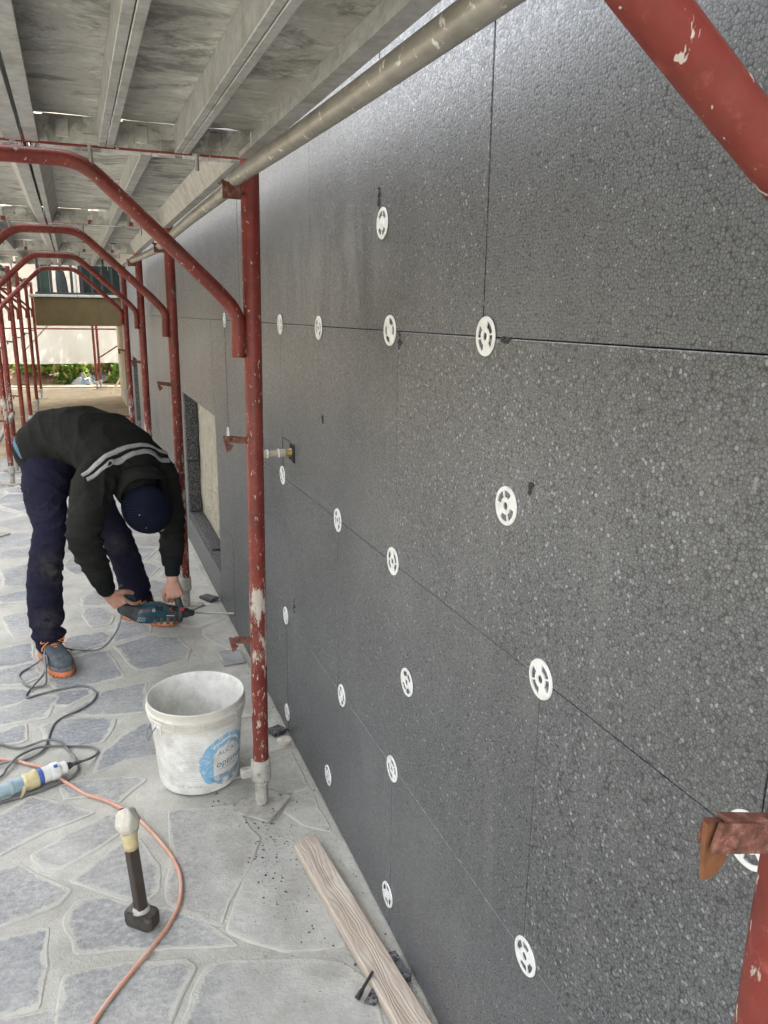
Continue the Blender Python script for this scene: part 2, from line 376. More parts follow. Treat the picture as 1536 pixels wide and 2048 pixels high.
# wall plaster, concrete, misc
M_PLAST = simple('cream_plaster', (.47, .42, .32), .9, var=.18, scale=7, bump=.8, bd=.02)
g = G('lumpy_plaster'); P = g.pos(); n1 = g.noise(P, 13, 5, .6, 1.2); n2 = g.noise(P, 60, 4, .6)
M_NICHE = g.done(g.ramp(n1, [(.3, (.34, .30, .225)), (.6, (.45, .41, .33)), (.8, (.53, .495, .42))]), .9, g.bump(g.mth('ADD', n1, g.mth('MULTIPLY', n2, .2)), 1.0, .03))
g = G('stained_balcony_render'); P = g.pos(); x, y, z = g.xyz(P); n1 = g.noise(P, 5, 6, .65); dr = g.noise(g.map(P, (9, 9, .8)), 1.0, 4, .6)
c = g.ramp(n1, [(.3, (.085, .060, .023)), (.7, (.125, .093, .040))]); c = g.mix(g.mth('MULTIPLY', g.ramp(dr, [(.58, 0), (.75, 1)]), .5), c, (.075, .055, .028))
M_BALC = g.done(c, .9, g.bump(n1, .3, .01))
M_SILL = simple('pale_stone_sill', (.42, .41, .38), .7, scale=20)
M_WHITE = simple('white_nylon', (.72, .72, .70), .42, var=.08, scale=60, bump=.05, dust=(.42, .42, .41), dustamt=.35)
M_PIN = simple('dark_nail_head', (.05, .05, .052), .6)
M_BLACK = simple('black_plastic', (.018, .018, .019), .5, scale=80, dust=(.20, .19, .17), dustamt=.25)
M_DKGREEN = simple('dark_green_paint', (.010, .045, .022), .45)
M_DKMETAL = simple('dark_railing_paint', (.008, .011, .012), .5)
M_NETGREEN = simple('dark_green_net', (.010, .022, .014), .8, scale=90)
M_CHAIR = simple('white_plastic_chair', (.78, .77, .72), .4, var=.04)
M_DARKGREY = simple('dark_grey_cloth', (.06, .065, .07), .8)
g = G('scaffold_netting'); P = g.pos(); n1 = g.noise(g.map(P, (1, 1, .35)), 1.6, 5, .6); wv = g.noise(P, 160, 1)
c = g.ramp(n1, [(.3, (.29, .272, .23)), (.7, (.36, .345, .305))])
tr = g.n('BsdfTranslucent', {'Color': c}); df = g.n('BsdfDiffuse', {'Color': c}); mx = g.n('MixShader', {0: .5}); g.nt.links.new(df.outputs[0], mx.inputs[1]); g.nt.links.new(tr.outputs[0], mx.inputs[2]); g.nt.links.new(mx.outputs[0], g.out.inputs[0])
M_NET = g.m
def m_leaf(name, a, b):
    g = G(name); P = g.pos(); c = g.mix(g.noise(P, 3.0, 4), a, b); c = g.mix(g.mth('MULTIPLY', g.noise(P, 37, 2), .5), c, b)
    tr = g.n('BsdfTranslucent', {'Color': c}); g.set(g.b.inputs['Base Color'], c); g.b.inputs['Roughness'].default_value = .55
    mx = g.n('MixShader', {0: .42}); g.nt.links.new(g.b.outputs[0], mx.inputs[1]); g.nt.links.new(tr.outputs[0], mx.inputs[2]); g.nt.links.new(mx.outputs[0], g.out.inputs[0])
    return g.m
M_LEAF = m_leaf('weed_leaf', (.085, .19, .022), (.17, .30, .045)); M_LEAF2 = m_leaf('dry_grass_leaf', (.22, .22, .06), (.32, .28, .12)); M_LEAF3 = m_leaf('tree_leaf', (.035, .075, .015), (.08, .14, .03))
M_RUSTO = simple('orange_rust', (.15, .058, .022), .9, var=.4, scale=60, bump=.5, bd=.002)
M_JOINTSHADE = simple('joint_shade', (.012, .012, .013), .9)  # near-black standing in for the shade between the boards
M_SKYBLOCK = simple('sky_blocker_green', (.050, .056, .034), .9, var=.5, scale=3.5, bump=1.0, bd=.2)  # for the added hedge shape that keeps low sky light off the wall
M_BARK = simple('grey_bark', (.12, .10, .075), .9, scale=25, bump=.6, bd=.01)
M_EARTH = simple('brown_earth', (.20, .13, .085), .95, var=.35, scale=9, bump=.9, bd=.04)
M_CONC = simple('concrete', (.33, .33, .32), .9, scale=14, bump=.4, bd=.01)
M_STAKE = simple('pale_wood_stake', (.52, .43, .27), .8)
g = G('crumpled_sheet'); P = g.pos(); n1 = g.noise(P, 5, 5, .6, .8)
M_SHEET = g.done(g.ramp(n1, [(.35, (.08, .16, .22)), (.45, (.18, .21, .24)), (.6, (.26, .26, .255))]), .45, g.bump(n1, .6, .05))
# bucket (flat print: wrap-around label)
g = G('printed_white_bucket'); O = g.obj(); x, y, z = g.xyz(O); P = g.pos()
ang = g.mth('ARCTAN2', y, x)                  # object space: centre of the bucket
u = g.mth('MULTIPLY', g.mth('ADD', ang, 1.00), .137)     # metres around from the print's centre
v = g.mth('SUBTRACT', z, .108)
wob = g.mth('MULTIPLY', g.mth('SUBTRACT', g.noise(O, 42, 4, .65), .5), .022)
rr = g.mth('ADD', g.mth('SQRT', g.mth('ADD', g.mth('MULTIPLY', u, u), g.mth('MULTIPLY', v, v))), wob)
wear = g.ramp(g.noise(O, 30, 5, .7), [(.42, 0.0), (.52, 1.0)]); wear2 = g.ramp(g.noise(O, 75, 4, .7), [(.36, 0.0), (.46, 1.0)])
def band(a, b): return g.mth('MULTIPLY', g.mth('GREATER_THAN', rr, a), g.mth('LESS_THAN', rr, b))
ringA = band(.082, .096); ringB = g.mth('MULTIPLY', band(.060, .074), g.mth('GREATER_THAN', v, .018))
left = g.mth('MULTIPLY', g.mth('LESS_THAN', u, -.050), g.mth('LESS_THAN', rr, .090))
ink = g.mth('MULTIPLY', g.mth('MAXIMUM', g.mth('MAXIMUM', ringA, ringB), left), wear2)
ink = g.mth('MULTIPLY', ink, g.mth('GREATER_THAN', v, g.mth('SUBTRACT', wob, .072)))
foot = g.mth('MULTIPLY', g.mth('MULTIPLY', band(.0, .085), g.mth('LESS_THAN', v, -.044)), wear)
white = g.ramp(g.noise(P, 18, 6, .7), [(.3, (.62, .60, .55)), (.55, (.77, .755, .71)), (.75, (.85, .84, .80))])
grime = g.ramp(g.noise(O, 13, 7, .74), [(.46, 0.0), (.66, .7)]); c = g.mix(grime, white, (.47, .44, .375))
blue = g.mix(g.noise(O, 60, 4), (.07, .33, .60), (.26, .52, .70))
body = g.mth('LESS_THAN', z, .232)
c = g.mix(g.mth('MULTIPLY', g.mth('MULTIPLY', ink, body), .88), c, blue); c = g.mix(g.mth('MULTIPLY', g.mth('MULTIPLY', foot, body), .75), c, (.07, .22, .36))
# cream ring of the rim
c = g.mix(g.mth('MULTIPLY', g.mth('MULTIPLY', g.mth('GREATER_THAN', z, .2335), g.mth('GREATER_THAN', g.mth('SQRT', g.mth('ADD', g.mth('MULTIPLY', x, x), g.mth('MULTIPLY', y, y))), g.mth('ADD', g.mth('MULTIPLY', z, .0762), .1299))), .8), c, g.ramp(g.noise(O, 25, 5), [(.3, (.50, .465, .385)), (.7, (.64, .605, .53))]))
M_BUCKET = g.done(c, .45, g.bump(g.noise(O, 90, 3), .12, .002), 0, .4)
M_INK = simple('faded_print_ink', (.16, .17, .19), .7, var=.4, scale=200); M_INKBLUE = simple('blue_print_ink', (.05, .13, .24), .6, var=.3, scale=200)
M_INKPALE = simple('pale_print_ink', (.36, .37, .38), .7, var=.3, scale=260)
M_WIRE = simple('wire_steel', (.28, .29, .30), .4, metal=.7)
M_TAPE = simple('yellowed_tape', (.56, .47, .26), .5, var=.15, scale=26, bump=.5, bd=.004); M_TAPEW = simple('loose_white_tape', (.54, .50, .42), .55, var=.15, scale=40, bump=.6, bd=.005)
M_IRON = simple('dark_iron', (.075, .066, .056), .5, metal=.45, var=.4, scale=35, bump=.4, bd=.002, dust=(.26, .24, .21), dustamt=.3)
M_BROWNST = simple('brown_painted_handle', (.055, .043, .034), .4, metal=.2, var=.2, scale=30, dust=(.30, .29, .27), dustamt=.06)
M_ORANGE = simple('orange_cable', (.56, .29, .205), .55, var=.12, dust=(.50, .42, .36), dustamt=.4); M_GREYCAB = simple('grey_rubber_cable', (.125, .130, .135), .6, dust=(.30, .30, .29), dustamt=.4)
M_BLUEPL = simple('blue_plastic', (.05, .11, .34), .45); M_GREYPL = simple('blue_grey_plastic', (.27, .36, .40), .5, dust=(.45, .44, .40), dustamt=.4)
M_WHITEPL = simple('white_plastic', (.70, .695, .66), .45, dust=(.5, .48, .42), dustamt=.2)
g = G('sawn_wood'); O = g.obj(); gr = g.noise(g.map(O, (46, 1.5, 40)), 1.0, 4, .55, .9); kn = g.noise(g.map(O, (12, 3.0, 12)), 1.0, 3, .5)
ring = g.mth('SINE', g.mth('MULTIPLY', g.mth('ADD', g.mth('MULTIPLY', g.xyz(O)[0], 5.5), kn), 75))
c = g.ramp(gr, [(.3, (.34, .275, .22)), (.5, (.46, .385, .315)), (.68, (.55, .475, .40))])
c = g.mix(g.mth('MULTIPLY', g.ramp(ring, [(.2, 0), (.85, 1)]), .20), c, (.29, .205, .15)); c = g.mix(g.ramp(g.noise(O, 15, 5), [(.52, 0), (.78, .55)]), c, (.60, .56, .49))
M_WOOD = g.done(c, .85, g.bump(g.mth('ADD', gr, g.mth('MULTIPLY', ring, -.25)), .5, .003))
M_BRASS = simple('brass', (.30, .19, .06), .45, metal=.6, dust=(.3, .27, .2), dustamt=.3); M_PIPE = simple('grey_beige_pipe', (.42, .38, .29), .5)
M_CHIP = simple('foam_crumbs', (.035, .035, .037), .9); M_GRIT = simple('mortar_grit', (.40, .39, .35), .95, var=.3)
# person and drill
def m_cloth(name, c, dust, amt, weave=900, scale=7, spots=()):
    g = G(name); P = g.pos(); n1 = g.noise(P, scale, 5, .6); wv = g.noise(P, weave, 2, .5); wr = g.mth('ADD', g.noise(g.map(P, (1, 1, .6)), 24, 4, .6, 1.2), g.mth('MULTIPLY', g.noise(g.map(P, (1, 1, 2.2), (R(25), R(20), 0)), 9, 3, .55, 1.6), 1.6))
    cc = g.ramp(n1, [(.3, tuple(k*.78 for k in c)), (.7, tuple(k*1.22 for k in c))])
    d = g.mth('MULTIPLY', g.ramp(g.noise(P, 4.2, 6, .7), [(.55, 0.0), (.80, 1.0)]), amt); cc = g.mix(d, cc, dust)
    for (sx, sy, sz, sr) in spots:
        dv = g.n('VectorMath', {0: P, 1: (sx, sy, sz)}, operation='DISTANCE').outputs['Value']
        sp = g.mth('MULTIPLY', g.mth('SUBTRACT', 1.0, g.mth('DIVIDE', dv, sr), clamp=True), g.ramp(g.noise(P, 30, 6, .72), [(.36, 0), (.62, 1)])); cc = g.mix(g.mth('MULTIPLY', sp, .62, clamp=True), cc, (.105, .097, .078))
    spk = g.ramp(g.noise(P, 130, 2), [(.775, 0), (.80, 1)]); cc = g.mix(g.mth('MULTIPLY', spk, .55), cc, (.5, .49, .47))
    return g.done(cc, .92, g.bump(g.mth('ADD', g.mth('MULTIPLY', wv, .2), wr), .6, .009), 0, .08)
M_JACKET = m_cloth('charcoal_jacket_cloth', (.0185, .0183, .0168), (.065, .063, .056), .45); M_TROUS = m_cloth('navy_trouser_cloth', (.0175, .0168, .0330), (.10, .095, .088), .38, spots=((-.16, 3.41, .44, .10), (-.12, 3.45, .38, .07), (.10, 3.63, .44, .08), (-.2, 3.41, .2, .08)))
M_CUFF = m_cloth('black_knit_cuff', (.012, .014, .015), (.06, .06, .06), .15); M_SHIRT = m_cloth('light_blue_shirt_cloth', (.10, .175, .24), (.3, .3, .3), .1)
M_STRIPE = simple('reflective_stripe', (.36, .36, .345), .5, var=.12, scale=60); M_STRIPEW = simple('white_cloth', (.62, .60, .56), .8)
g = G('ribbed_navy_knit'); O = g.obj(); x, y, z = g.xyz(O)
a = g.mth('ARCTAN2', y, x); rb = g.mth('SINE', g.mth('MULTIPLY', a, 46)); kn = g.noise(O, 420, 2)
c = g.mix(g.ramp(rb, [(.0, 0), (1, 1)]), (.006, .007, .014), (.0125, .015, .031)); c = g.mix(g.ramp(g.noise(O, 22, 4), [(.74, 0), (.80, .35)]), c, (.10, .11, .13))
M_CAP = g.done(c, .95, g.bump(g.mth('ADD', rb, g.mth('MULTIPLY', kn, .5)), .45, .003), 0, .06)
g = G('weathered_skin'); P = g.pos(); n1 = g.noise(P, 26, 5, .6); n2 = g.noise(P, 260, 3)
c = g.ramp(n1, [(.3, (.40, .20, .145)), (.6, (.52, .29, .215)), (.8, (.58, .36, .28))])
M_SKIN = g.done(c, .5, g.bump(g.mth('ADD', g.mth('MULTIPLY', n1, .5), n2), .35, .0025), 0, .4, **{'Subsurface Weight': .12, 'Subsurface Radius': (.8, .3, .2), 'Subsurface Scale': .006})
M_SHOE = simple('dusty_grey_blue_shoe', (.060, .070, .082), .7, var=.3, scale=24, bump=.4, bd=.003, dust=(.22, .22, .215), dustamt=.35)
M_SOLEG = simple('grey_shoe_foxing', (.13, .13, .132), .8, dust=(.3, .3, .29), dustamt=.4); M_SOLE = simple('orange_shoe_sole', (.60, .19, .075), .65, var=.2, dust=(.5, .36, .28), dustamt=.35); M_LACE = simple('orange_lace', (.80, .27, .05), .7)
M_TEAL = simple('teal_drill_plastic', (.010, .055, .075), .42, var=.2, scale=50, dust=(.16, .18, .18), dustamt=.3); M_RUB = simple('dark_rubber', (.030, .032, .033), .65, dust=(.15, .145, .135), dustamt=.4)
M_REDPL = simple('red_plastic', (.45, .03, .02), .4); M_STEEL = simple('bright_steel', (.55, .55, .55), .3, metal=.9); M_HOLE = simple('dark_hole', (.006, .006, .006), .9)
STONES=[[(-0.357,2.301),(-0.315,2.351),(-0.246,2.409),(-0.132,2.321),(-0.069,2.258),(-0.213,2.211),(-0.316,2.151),(-0.352,2.136)],
[(-0.219,2.123),(-0.122,2.176),(-0.017,2.229),(0.009,2.215),(0.026,2.139),(-0.063,2.085),(-0.146,2.035),(-0.188,2.051),(-0.223,2.096)],
[(-0.122,1.969),(-0.084,1.996),(0.012,2.083),(0.057,2.074),(0.098,1.959),(0.092,1.847),(0.066,1.821),(0.012,1.838),(-0.058,1.911)],
[(-0.336,2.068),(-0.265,2.088),(-0.215,2.023),(-0.131,1.932),(-0.167,1.889),(-0.293,1.857),(-0.330,1.852)],
[(-0.135,1.817),(-0.100,1.877),(-0.050,1.873),(0.011,1.815),(0.099,1.775),(0.196,1.678),(0.252,1.585),(0.085,1.640),(-0.114,1.700),(-0.122,1.742)],
[(-0.322,1.812),(-0.290,1.812),(-0.182,1.802),(-0.189,1.674),(-0.195,1.571),(-0.272,1.578),(-0.309,1.585)],
[(-0.131,1.635),(-0.001,1.625),(0.120,1.579),(0.142,1.549),(0.101,1.489),(0.069,1.422),(0.047,1.392),(-0.148,1.467),(-0.148,1.583)],
[(0.179,1.549),(0.341,1.506),(0.470,1.438),(0.514,1.368),(0.502,1.257),(0.483,1.151),(0.072,1.308),(0.128,1.465)],
[(0.157,2.178),(0.347,2.132),(0.388,1.950),(0.316,1.838),(0.227,1.673),(0.141,1.745),(0.114,1.810),(0.143,1.983)],
[(0.331,1.826),(0.426,1.972),(0.495,1.887),(0.500,1.491),(0.349,1.540),(0.239,1.641)],
[(-0.304,1.573),(-0.201,1.549),(-0.160,1.548),(-0.163,1.473),(-0.316,1.518)],
[(-0.229,2.873),(-0.108,2.893),(0.034,2.833),(-0.023,2.675),(-0.163,2.695),(-0.207,2.763)],
[(-0.047,2.489),(-0.036,2.579),(0.053,2.700),(0.135,2.760),(0.165,2.727),(0.159,2.531),(0.091,2.520),(0.018,2.511)],
[(-0.138,2.361),(-0.155,2.441),(-0.076,2.449),(0.071,2.406),(0.098,2.384),(0.042,2.325),(0.007,2.287),(-0.067,2.355)],
[(-0.385,3.070),(-0.237,3.134),(-0.175,3.095),(-0.218,2.941),(-0.281,2.935),(-0.375,2.934),(-0.423,2.931),(-0.428,3.048)],
[(-0.153,2.947),(-0.025,3.040),(-0.010,3.083),(0.164,3.106),(0.143,2.852),(0.036,2.869),(-0.108,2.922)],
[(-0.394,2.865),(-0.286,2.908),(-0.275,2.795),(-0.304,2.779),(-0.386,2.778)],
[(0.087,3.825),(0.128,3.824),(0.236,3.731),(0.227,3.632),(0.141,3.601),(0.056,3.572)],
[(0.063,3.523),(0.161,3.570),(0.224,3.595),(0.337,3.530),(0.384,3.372),(0.349,3.274),(0.227,3.235),(0.146,3.244),(0.105,3.363)],
[(-0.123,3.457),(-0.015,3.495),(0.023,3.492),(0.047,3.363),(0.082,3.198),(-0.024,3.161),(-0.175,3.152),(-0.215,3.278),(-0.138,3.288)],
[(-0.165,3.617),(-0.140,3.703),(0.014,3.722),(0.047,3.660),(0.022,3.573),(-0.077,3.528),(-0.114,3.509)],
[(-0.061,4.060),(0.021,4.060),(0.068,3.914),(0.054,3.811),(-0.033,3.803),(-0.067,3.963)],
[(-0.453,4.088),(-0.347,4.135),(-0.312,3.970),(-0.305,3.788),(-0.381,3.791),(-0.417,3.955)],
[(-0.438,3.672),(-0.297,3.701),(-0.280,3.493),(-0.345,3.465),(-0.437,3.458)],
[(-0.428,3.444),(-0.287,3.464),(-0.246,3.318),(-0.311,3.257),(-0.423,3.289)],
[(-0.398,3.243),(-0.294,3.205),(-0.235,3.078),(-0.221,2.982),(-0.311,2.983),(-0.384,3.058),(-0.411,3.134)],
[(-0.203,3.100),(-0.189,3.130),(-0.063,3.138),(-0.042,3.076),(-0.137,3.008),(-0.177,3.022)],
[(-0.384,4.948),(-0.349,5.061),(-0.328,4.548),(-0.369,4.545),(-0.474,4.582),(-0.523,4.897)],
[(-0.070,4.245),(0.047,4.459),(0.100,4.308),(0.095,4.106),(-0.072,4.112)],
[(0.258,6.797),(0.603,6.926),(0.603,7.247),(0.509,7.255),(0.171,7.056),(0.233,6.816)],
[(-0.527,2.799),(-0.524,2.806),(-0.519,2.824),(-0.516,2.842),(-0.512,2.872),(-0.533,2.945),(-0.542,2.968),(-0.555,2.991),(-0.571,3.014),(-0.587,3.034),(-0.888,3.021),(-0.888,2.684)],
[(-0.035,7.204),(0.139,7.556),(0.133,7.596),(-0.197,7.696),(-0.303,7.392),(-0.107,7.196)],
[(-0.333,5.782),(-0.233,6.015),(-0.395,6.263),(-0.461,6.263),(-0.684,6.064),(-0.688,6.038),(-0.504,5.786)],
[(0.603,7.281),(0.603,7.594),(0.309,7.772),(0.166,7.604),(0.173,7.562),(0.512,7.289)],
[(0.603,5.134),(0.603,5.319),(0.209,5.402),(0.080,5.261),(0.080,5.244),(0.433,5.055)],
[(-0.564,3.908),(-0.563,3.934),(-0.564,3.962),(-0.569,3.989),(-0.577,4.016),(-0.607,4.089),(-0.961,4.088),(-0.961,3.743),(-0.569,3.881)],
[(0.603,2.143),(0.603,2.385),(0.453,2.343),(0.427,2.272),(0.497,2.145)],
[(-1.358,6.318),(-1.274,6.318),(-1.007,6.366),(-0.792,6.661),(-0.792,6.702),(-1.219,6.884),(-1.358,6.884)],
[(-0.046,5.279),(0.050,5.279),(0.186,5.428),(0.198,5.651),(0.129,5.731),(-0.215,5.654),(-0.196,5.418)],
[(0.327,7.963),(0.603,8.127),(0.603,8.181),(0.362,8.430),(0.144,8.333),(0.124,8.128)],
[(0.090,8.133),(0.110,8.338),(-0.099,8.545),(-0.311,8.345),(-0.156,8.060)],
[(-0.680,8.235),(-1.074,8.410),(-1.118,8.367),(-1.155,8.199),(-1.059,7.979),(-0.858,7.916),(-0.691,8.101)],
[(-0.135,7.176),(-0.329,7.369),(-0.608,7.320),(-0.669,7.227),(-0.624,7.078),(-0.278,6.972)],
[(0.603,3.889),(0.603,4.243),(0.479,4.248),(0.389,4.081),(0.416,3.956)],
[(-1.069,8.633),(-1.069,8.864),(-1.635,8.864),(-1.635,8.482),(-1.139,8.394),(-1.094,8.438)],
[(0.603,4.277),(0.603,4.657),(0.416,4.639),(0.341,4.454),(0.478,4.282)],
[(0.385,4.654),(0.314,4.772),(0.162,4.806),(-0.033,4.629),(0.222,4.486),(0.267,4.467),(0.283,4.461),(0.310,4.466)],
[(0.603,5.778),(0.603,6.053),(0.146,6.040),(0.152,5.756),(0.221,5.676)],
[(0.214,6.788),(-0.173,6.681),(-0.160,6.473),(0.091,6.356),(0.290,6.525),(0.240,6.768)],
[(-1.585,7.707),(-1.375,7.707),(-1.092,7.969),(-1.182,8.176),(-1.585,8.014)],
[(-0.066,5.156),(-0.066,5.251),(-0.217,5.391),(-0.573,5.297),(-0.554,5.134),(-0.112,5.114)],
[(-0.666,4.757),(-0.654,4.824),(-0.667,4.996),(-1.057,4.959),(-1.057,4.637),(-0.670,4.746)],
[(-0.574,3.589),(-0.567,3.597),(-0.540,3.640),(-0.500,3.757),(-0.519,3.796),(-0.540,3.826),(-0.559,3.848),(-0.870,3.739),(-0.870,3.679)],
[(-0.637,7.339),(-0.705,7.618),(-0.813,7.701),(-1.077,7.501),(-0.960,7.264),(-0.697,7.247)],
[(-1.497,7.025),(-1.209,7.025),(-0.992,7.251),(-1.111,7.492),(-1.391,7.591),(-1.497,7.591)],
[(-0.701,7.213),(-0.964,7.230),(-1.185,7.001),(-1.185,6.906),(-0.786,6.736),(-0.656,7.065)],
[(-0.688,7.648),(-0.320,7.832),(-0.672,8.072),(-0.835,7.892),(-0.797,7.732)],
[(-0.490,6.283),(-0.714,6.632),(-0.722,6.636),(-0.768,6.636),(-0.975,6.353),(-0.700,6.095)],
[(-1.227,5.149),(-1.192,5.149),(-0.692,5.397),(-0.710,5.496),(-1.110,5.715),(-1.227,5.715)],
[(0.603,6.087),(0.603,6.371),(0.312,6.499),(0.112,6.329),(0.142,6.074)],
[(0.603,7.633),(0.603,8.085),(0.599,8.085),(0.341,7.932),(0.324,7.803)],
[(0.603,2.677),(0.603,2.986),(0.348,2.893),(0.341,2.875),(0.326,2.818),(0.350,2.687),(0.359,2.658)],
[(-1.266,5.806),(-1.084,5.806),(-0.721,6.043),(-0.718,6.066),(-1.003,6.332),(-1.266,6.285)],
[(0.603,3.022),(0.603,3.211),(0.569,3.229),(0.567,3.229),(0.522,3.221),(0.351,3.185),(0.328,3.176),(0.305,3.163),(0.284,3.147),(0.270,3.134),(0.278,3.054),(0.296,3.001),(0.326,2.945),(0.341,2.926)],
[(0.603,3.249),(0.603,3.649),(0.470,3.593),(0.464,3.532),(0.466,3.498),(0.472,3.466),(0.483,3.435),(0.549,3.312),(0.568,3.283),(0.584,3.259)],
[(0.307,7.935),(0.103,8.101),(-0.152,8.025),(-0.251,7.838),(-0.251,7.822),(-0.196,7.732),(0.142,7.629),(0.289,7.801)],
[(-1.102,7.525),(-0.832,7.729),(-0.868,7.883),(-1.067,7.946),(-1.347,7.687),(-1.347,7.611)],
[(-0.791,1.954),(-0.659,1.954),(-0.607,1.989),(-0.548,2.036),(-0.491,2.093),(-0.452,2.175),(-0.443,2.208),(-0.440,2.240),(-0.445,2.272),(-0.497,2.416),(-0.507,2.443),(-0.520,2.472),(-0.534,2.502),(-0.543,2.520),(-0.791,2.520)],
[(0.603,4.691),(0.603,5.097),(0.446,5.023),(0.344,4.788),(0.413,4.673)],
[(-0.069,4.642),(0.136,4.828),(-0.028,5.129),(-0.045,5.129),(-0.092,5.086),(-0.155,4.966),(-0.176,4.860),(-0.160,4.756),(-0.109,4.652),(-0.096,4.637)],
[(0.304,0.677),(0.603,0.677),(0.603,1.096),(0.338,0.948),(0.304,0.864)],
[(-0.103,7.162),(-0.254,6.948),(-0.222,6.752),(-0.185,6.713),(0.197,6.818),(0.136,7.054),(-0.028,7.171)],
[(-0.813,2.368),(-0.672,2.368),(-0.509,2.454),(-0.497,2.461),(-0.485,2.469),(-0.473,2.476),(-0.432,2.506),(-0.418,2.517),(-0.404,2.530),(-0.390,2.543),(-0.357,2.579),(-0.363,2.587),(-0.380,2.609),(-0.519,2.766),(-0.813,2.672)],
[(-0.563,4.423),(-0.601,4.618),(-0.633,4.678),(-0.663,4.712),(-0.974,4.625),(-0.974,4.409)],
[(-0.504,5.752),(-0.677,5.503),(-0.657,5.396),(-0.586,5.328),(-0.230,5.422),(-0.250,5.660),(-0.330,5.748)],
[(-0.555,8.366),(-0.649,8.792),(-1.015,8.792),(-1.057,8.457),(-1.057,8.440),(-0.665,8.265)],
[(-0.170,4.478),(-0.336,4.472),(-0.344,4.471),(-0.352,4.470),(-0.359,4.469),(-0.419,4.455),(-0.446,4.445),(-0.475,4.432),(-0.505,4.416),(-0.525,4.403),(-0.470,4.283),(-0.457,4.281),(-0.429,4.277),(-0.246,4.266),(-0.199,4.351),(-0.181,4.398),(-0.172,4.450)],
[(0.603,6.408),(0.603,6.889),(0.275,6.767),(0.324,6.530)],
[(-0.392,6.297),(-0.194,6.469),(-0.207,6.686),(-0.244,6.726),(-0.674,6.633),(-0.458,6.297)],
[(-0.676,5.367),(-1.085,5.165),(-1.085,4.990),(-0.659,5.031),(-0.589,5.109),(-0.586,5.120),(-0.607,5.302)],
[(-0.710,6.010),(-1.049,5.789),(-1.049,5.721),(-0.700,5.529),(-0.533,5.769)],
[(0.132,8.364),(0.351,8.462),(0.432,8.845),(-0.065,8.845),(-0.081,8.575)],
[(-0.587,3.068),(-0.548,3.115),(-0.531,3.160),(-0.525,3.181),(-0.522,3.203),(-0.520,3.224),(-0.553,3.303),(-0.570,3.333),(-0.902,3.275),(-0.902,3.054)],
[(0.603,5.354),(0.603,5.743),(0.232,5.643),(0.221,5.435)],
[(0.291,4.428),(0.269,4.402),(0.237,4.356),(0.191,4.269),(0.181,4.230),(0.183,4.192),(0.195,4.152),(0.216,4.115),(0.361,4.101),(0.449,4.263),(0.315,4.433)],
[(-0.287,6.939),(-0.628,7.043),(-0.758,6.714),(-0.747,6.687),(-0.699,6.663),(-0.258,6.758)],
[(0.603,1.906),(0.603,2.109),(0.498,2.111),(0.498,2.110),(0.489,2.069),(0.489,2.057),(0.515,1.994),(0.526,1.975),(0.539,1.958),(0.554,1.943)],
[(0.078,6.325),(-0.174,6.442),(-0.363,6.277),(-0.206,6.035),(0.107,6.074)],
[(0.603,3.685),(0.603,3.853),(0.406,3.924),(0.337,3.847),(0.361,3.708),(0.366,3.688),(0.374,3.667),(0.388,3.658),(0.455,3.623)],
[(-0.148,0.859),(0.320,0.859),(0.308,0.951),(0.264,1.093),(0.202,1.179),(0.124,1.213),(-0.115,1.178),(-0.148,1.158)],
[(-1.154,8.362),(-1.693,8.458),(-1.693,8.008),(-1.188,8.210)],
[(0.112,6.041),(-0.202,6.001),(-0.302,5.768),(-0.227,5.686),(0.118,5.763)],
[(0.603,2.420),(0.603,2.643),(0.360,2.624),(0.352,2.595),(0.347,2.555),(0.347,2.540),(0.447,2.377)],
[(-0.630,1.069),(-0.123,1.069),(-0.125,1.083),(-0.142,1.161),(-0.162,1.230),(-0.186,1.289),(-0.187,1.290),(-0.236,1.357),(-0.262,1.383),(-0.289,1.403),(-0.317,1.416),(-0.630,1.496)],
[(-0.183,8.039),(-0.343,8.332),(-0.530,8.342),(-0.645,8.237),(-0.656,8.102),(-0.284,7.848)],
[(-0.339,8.366),(-0.115,8.576),(-0.100,8.836),(-0.100,8.878),(-0.633,8.878),(-0.522,8.376)],
[(-0.962,4.375),(-0.962,4.122),(-0.605,4.123),(-0.516,4.246),(-0.501,4.269),(-0.556,4.390)],
[(0.324,2.512),(0.186,2.428),(0.176,2.295),(0.176,2.285),(0.220,2.269),(0.259,2.263),(0.299,2.262),(0.342,2.269),(0.453,2.302)],
[(0.603,8.229),(0.603,8.763),(0.449,8.763),(0.384,8.455)],
[(-0.561,3.414),(-0.560,3.421),(-0.562,3.492),(-0.572,3.535),(-0.581,3.556),(-0.946,3.667),(-0.946,3.301),(-0.575,3.367),(-0.569,3.382)],
[(-0.336,7.403),(-0.226,7.716),(-0.284,7.812),(-0.671,7.619),(-0.606,7.355)],
[(0.357,4.068),(0.211,4.082),(0.147,4.023),(0.146,3.993),(0.151,3.963),(0.169,3.914),(0.216,3.889),(0.244,3.879),(0.277,3.873),(0.311,3.870),(0.383,3.948)],
[(0.315,4.806),(0.411,5.028),(0.042,5.226),(0.004,5.209),(-0.011,5.168),(0.168,4.839)],
[(0.152,7.084),(0.476,7.274),(0.163,7.526),(-0.002,7.194)]]
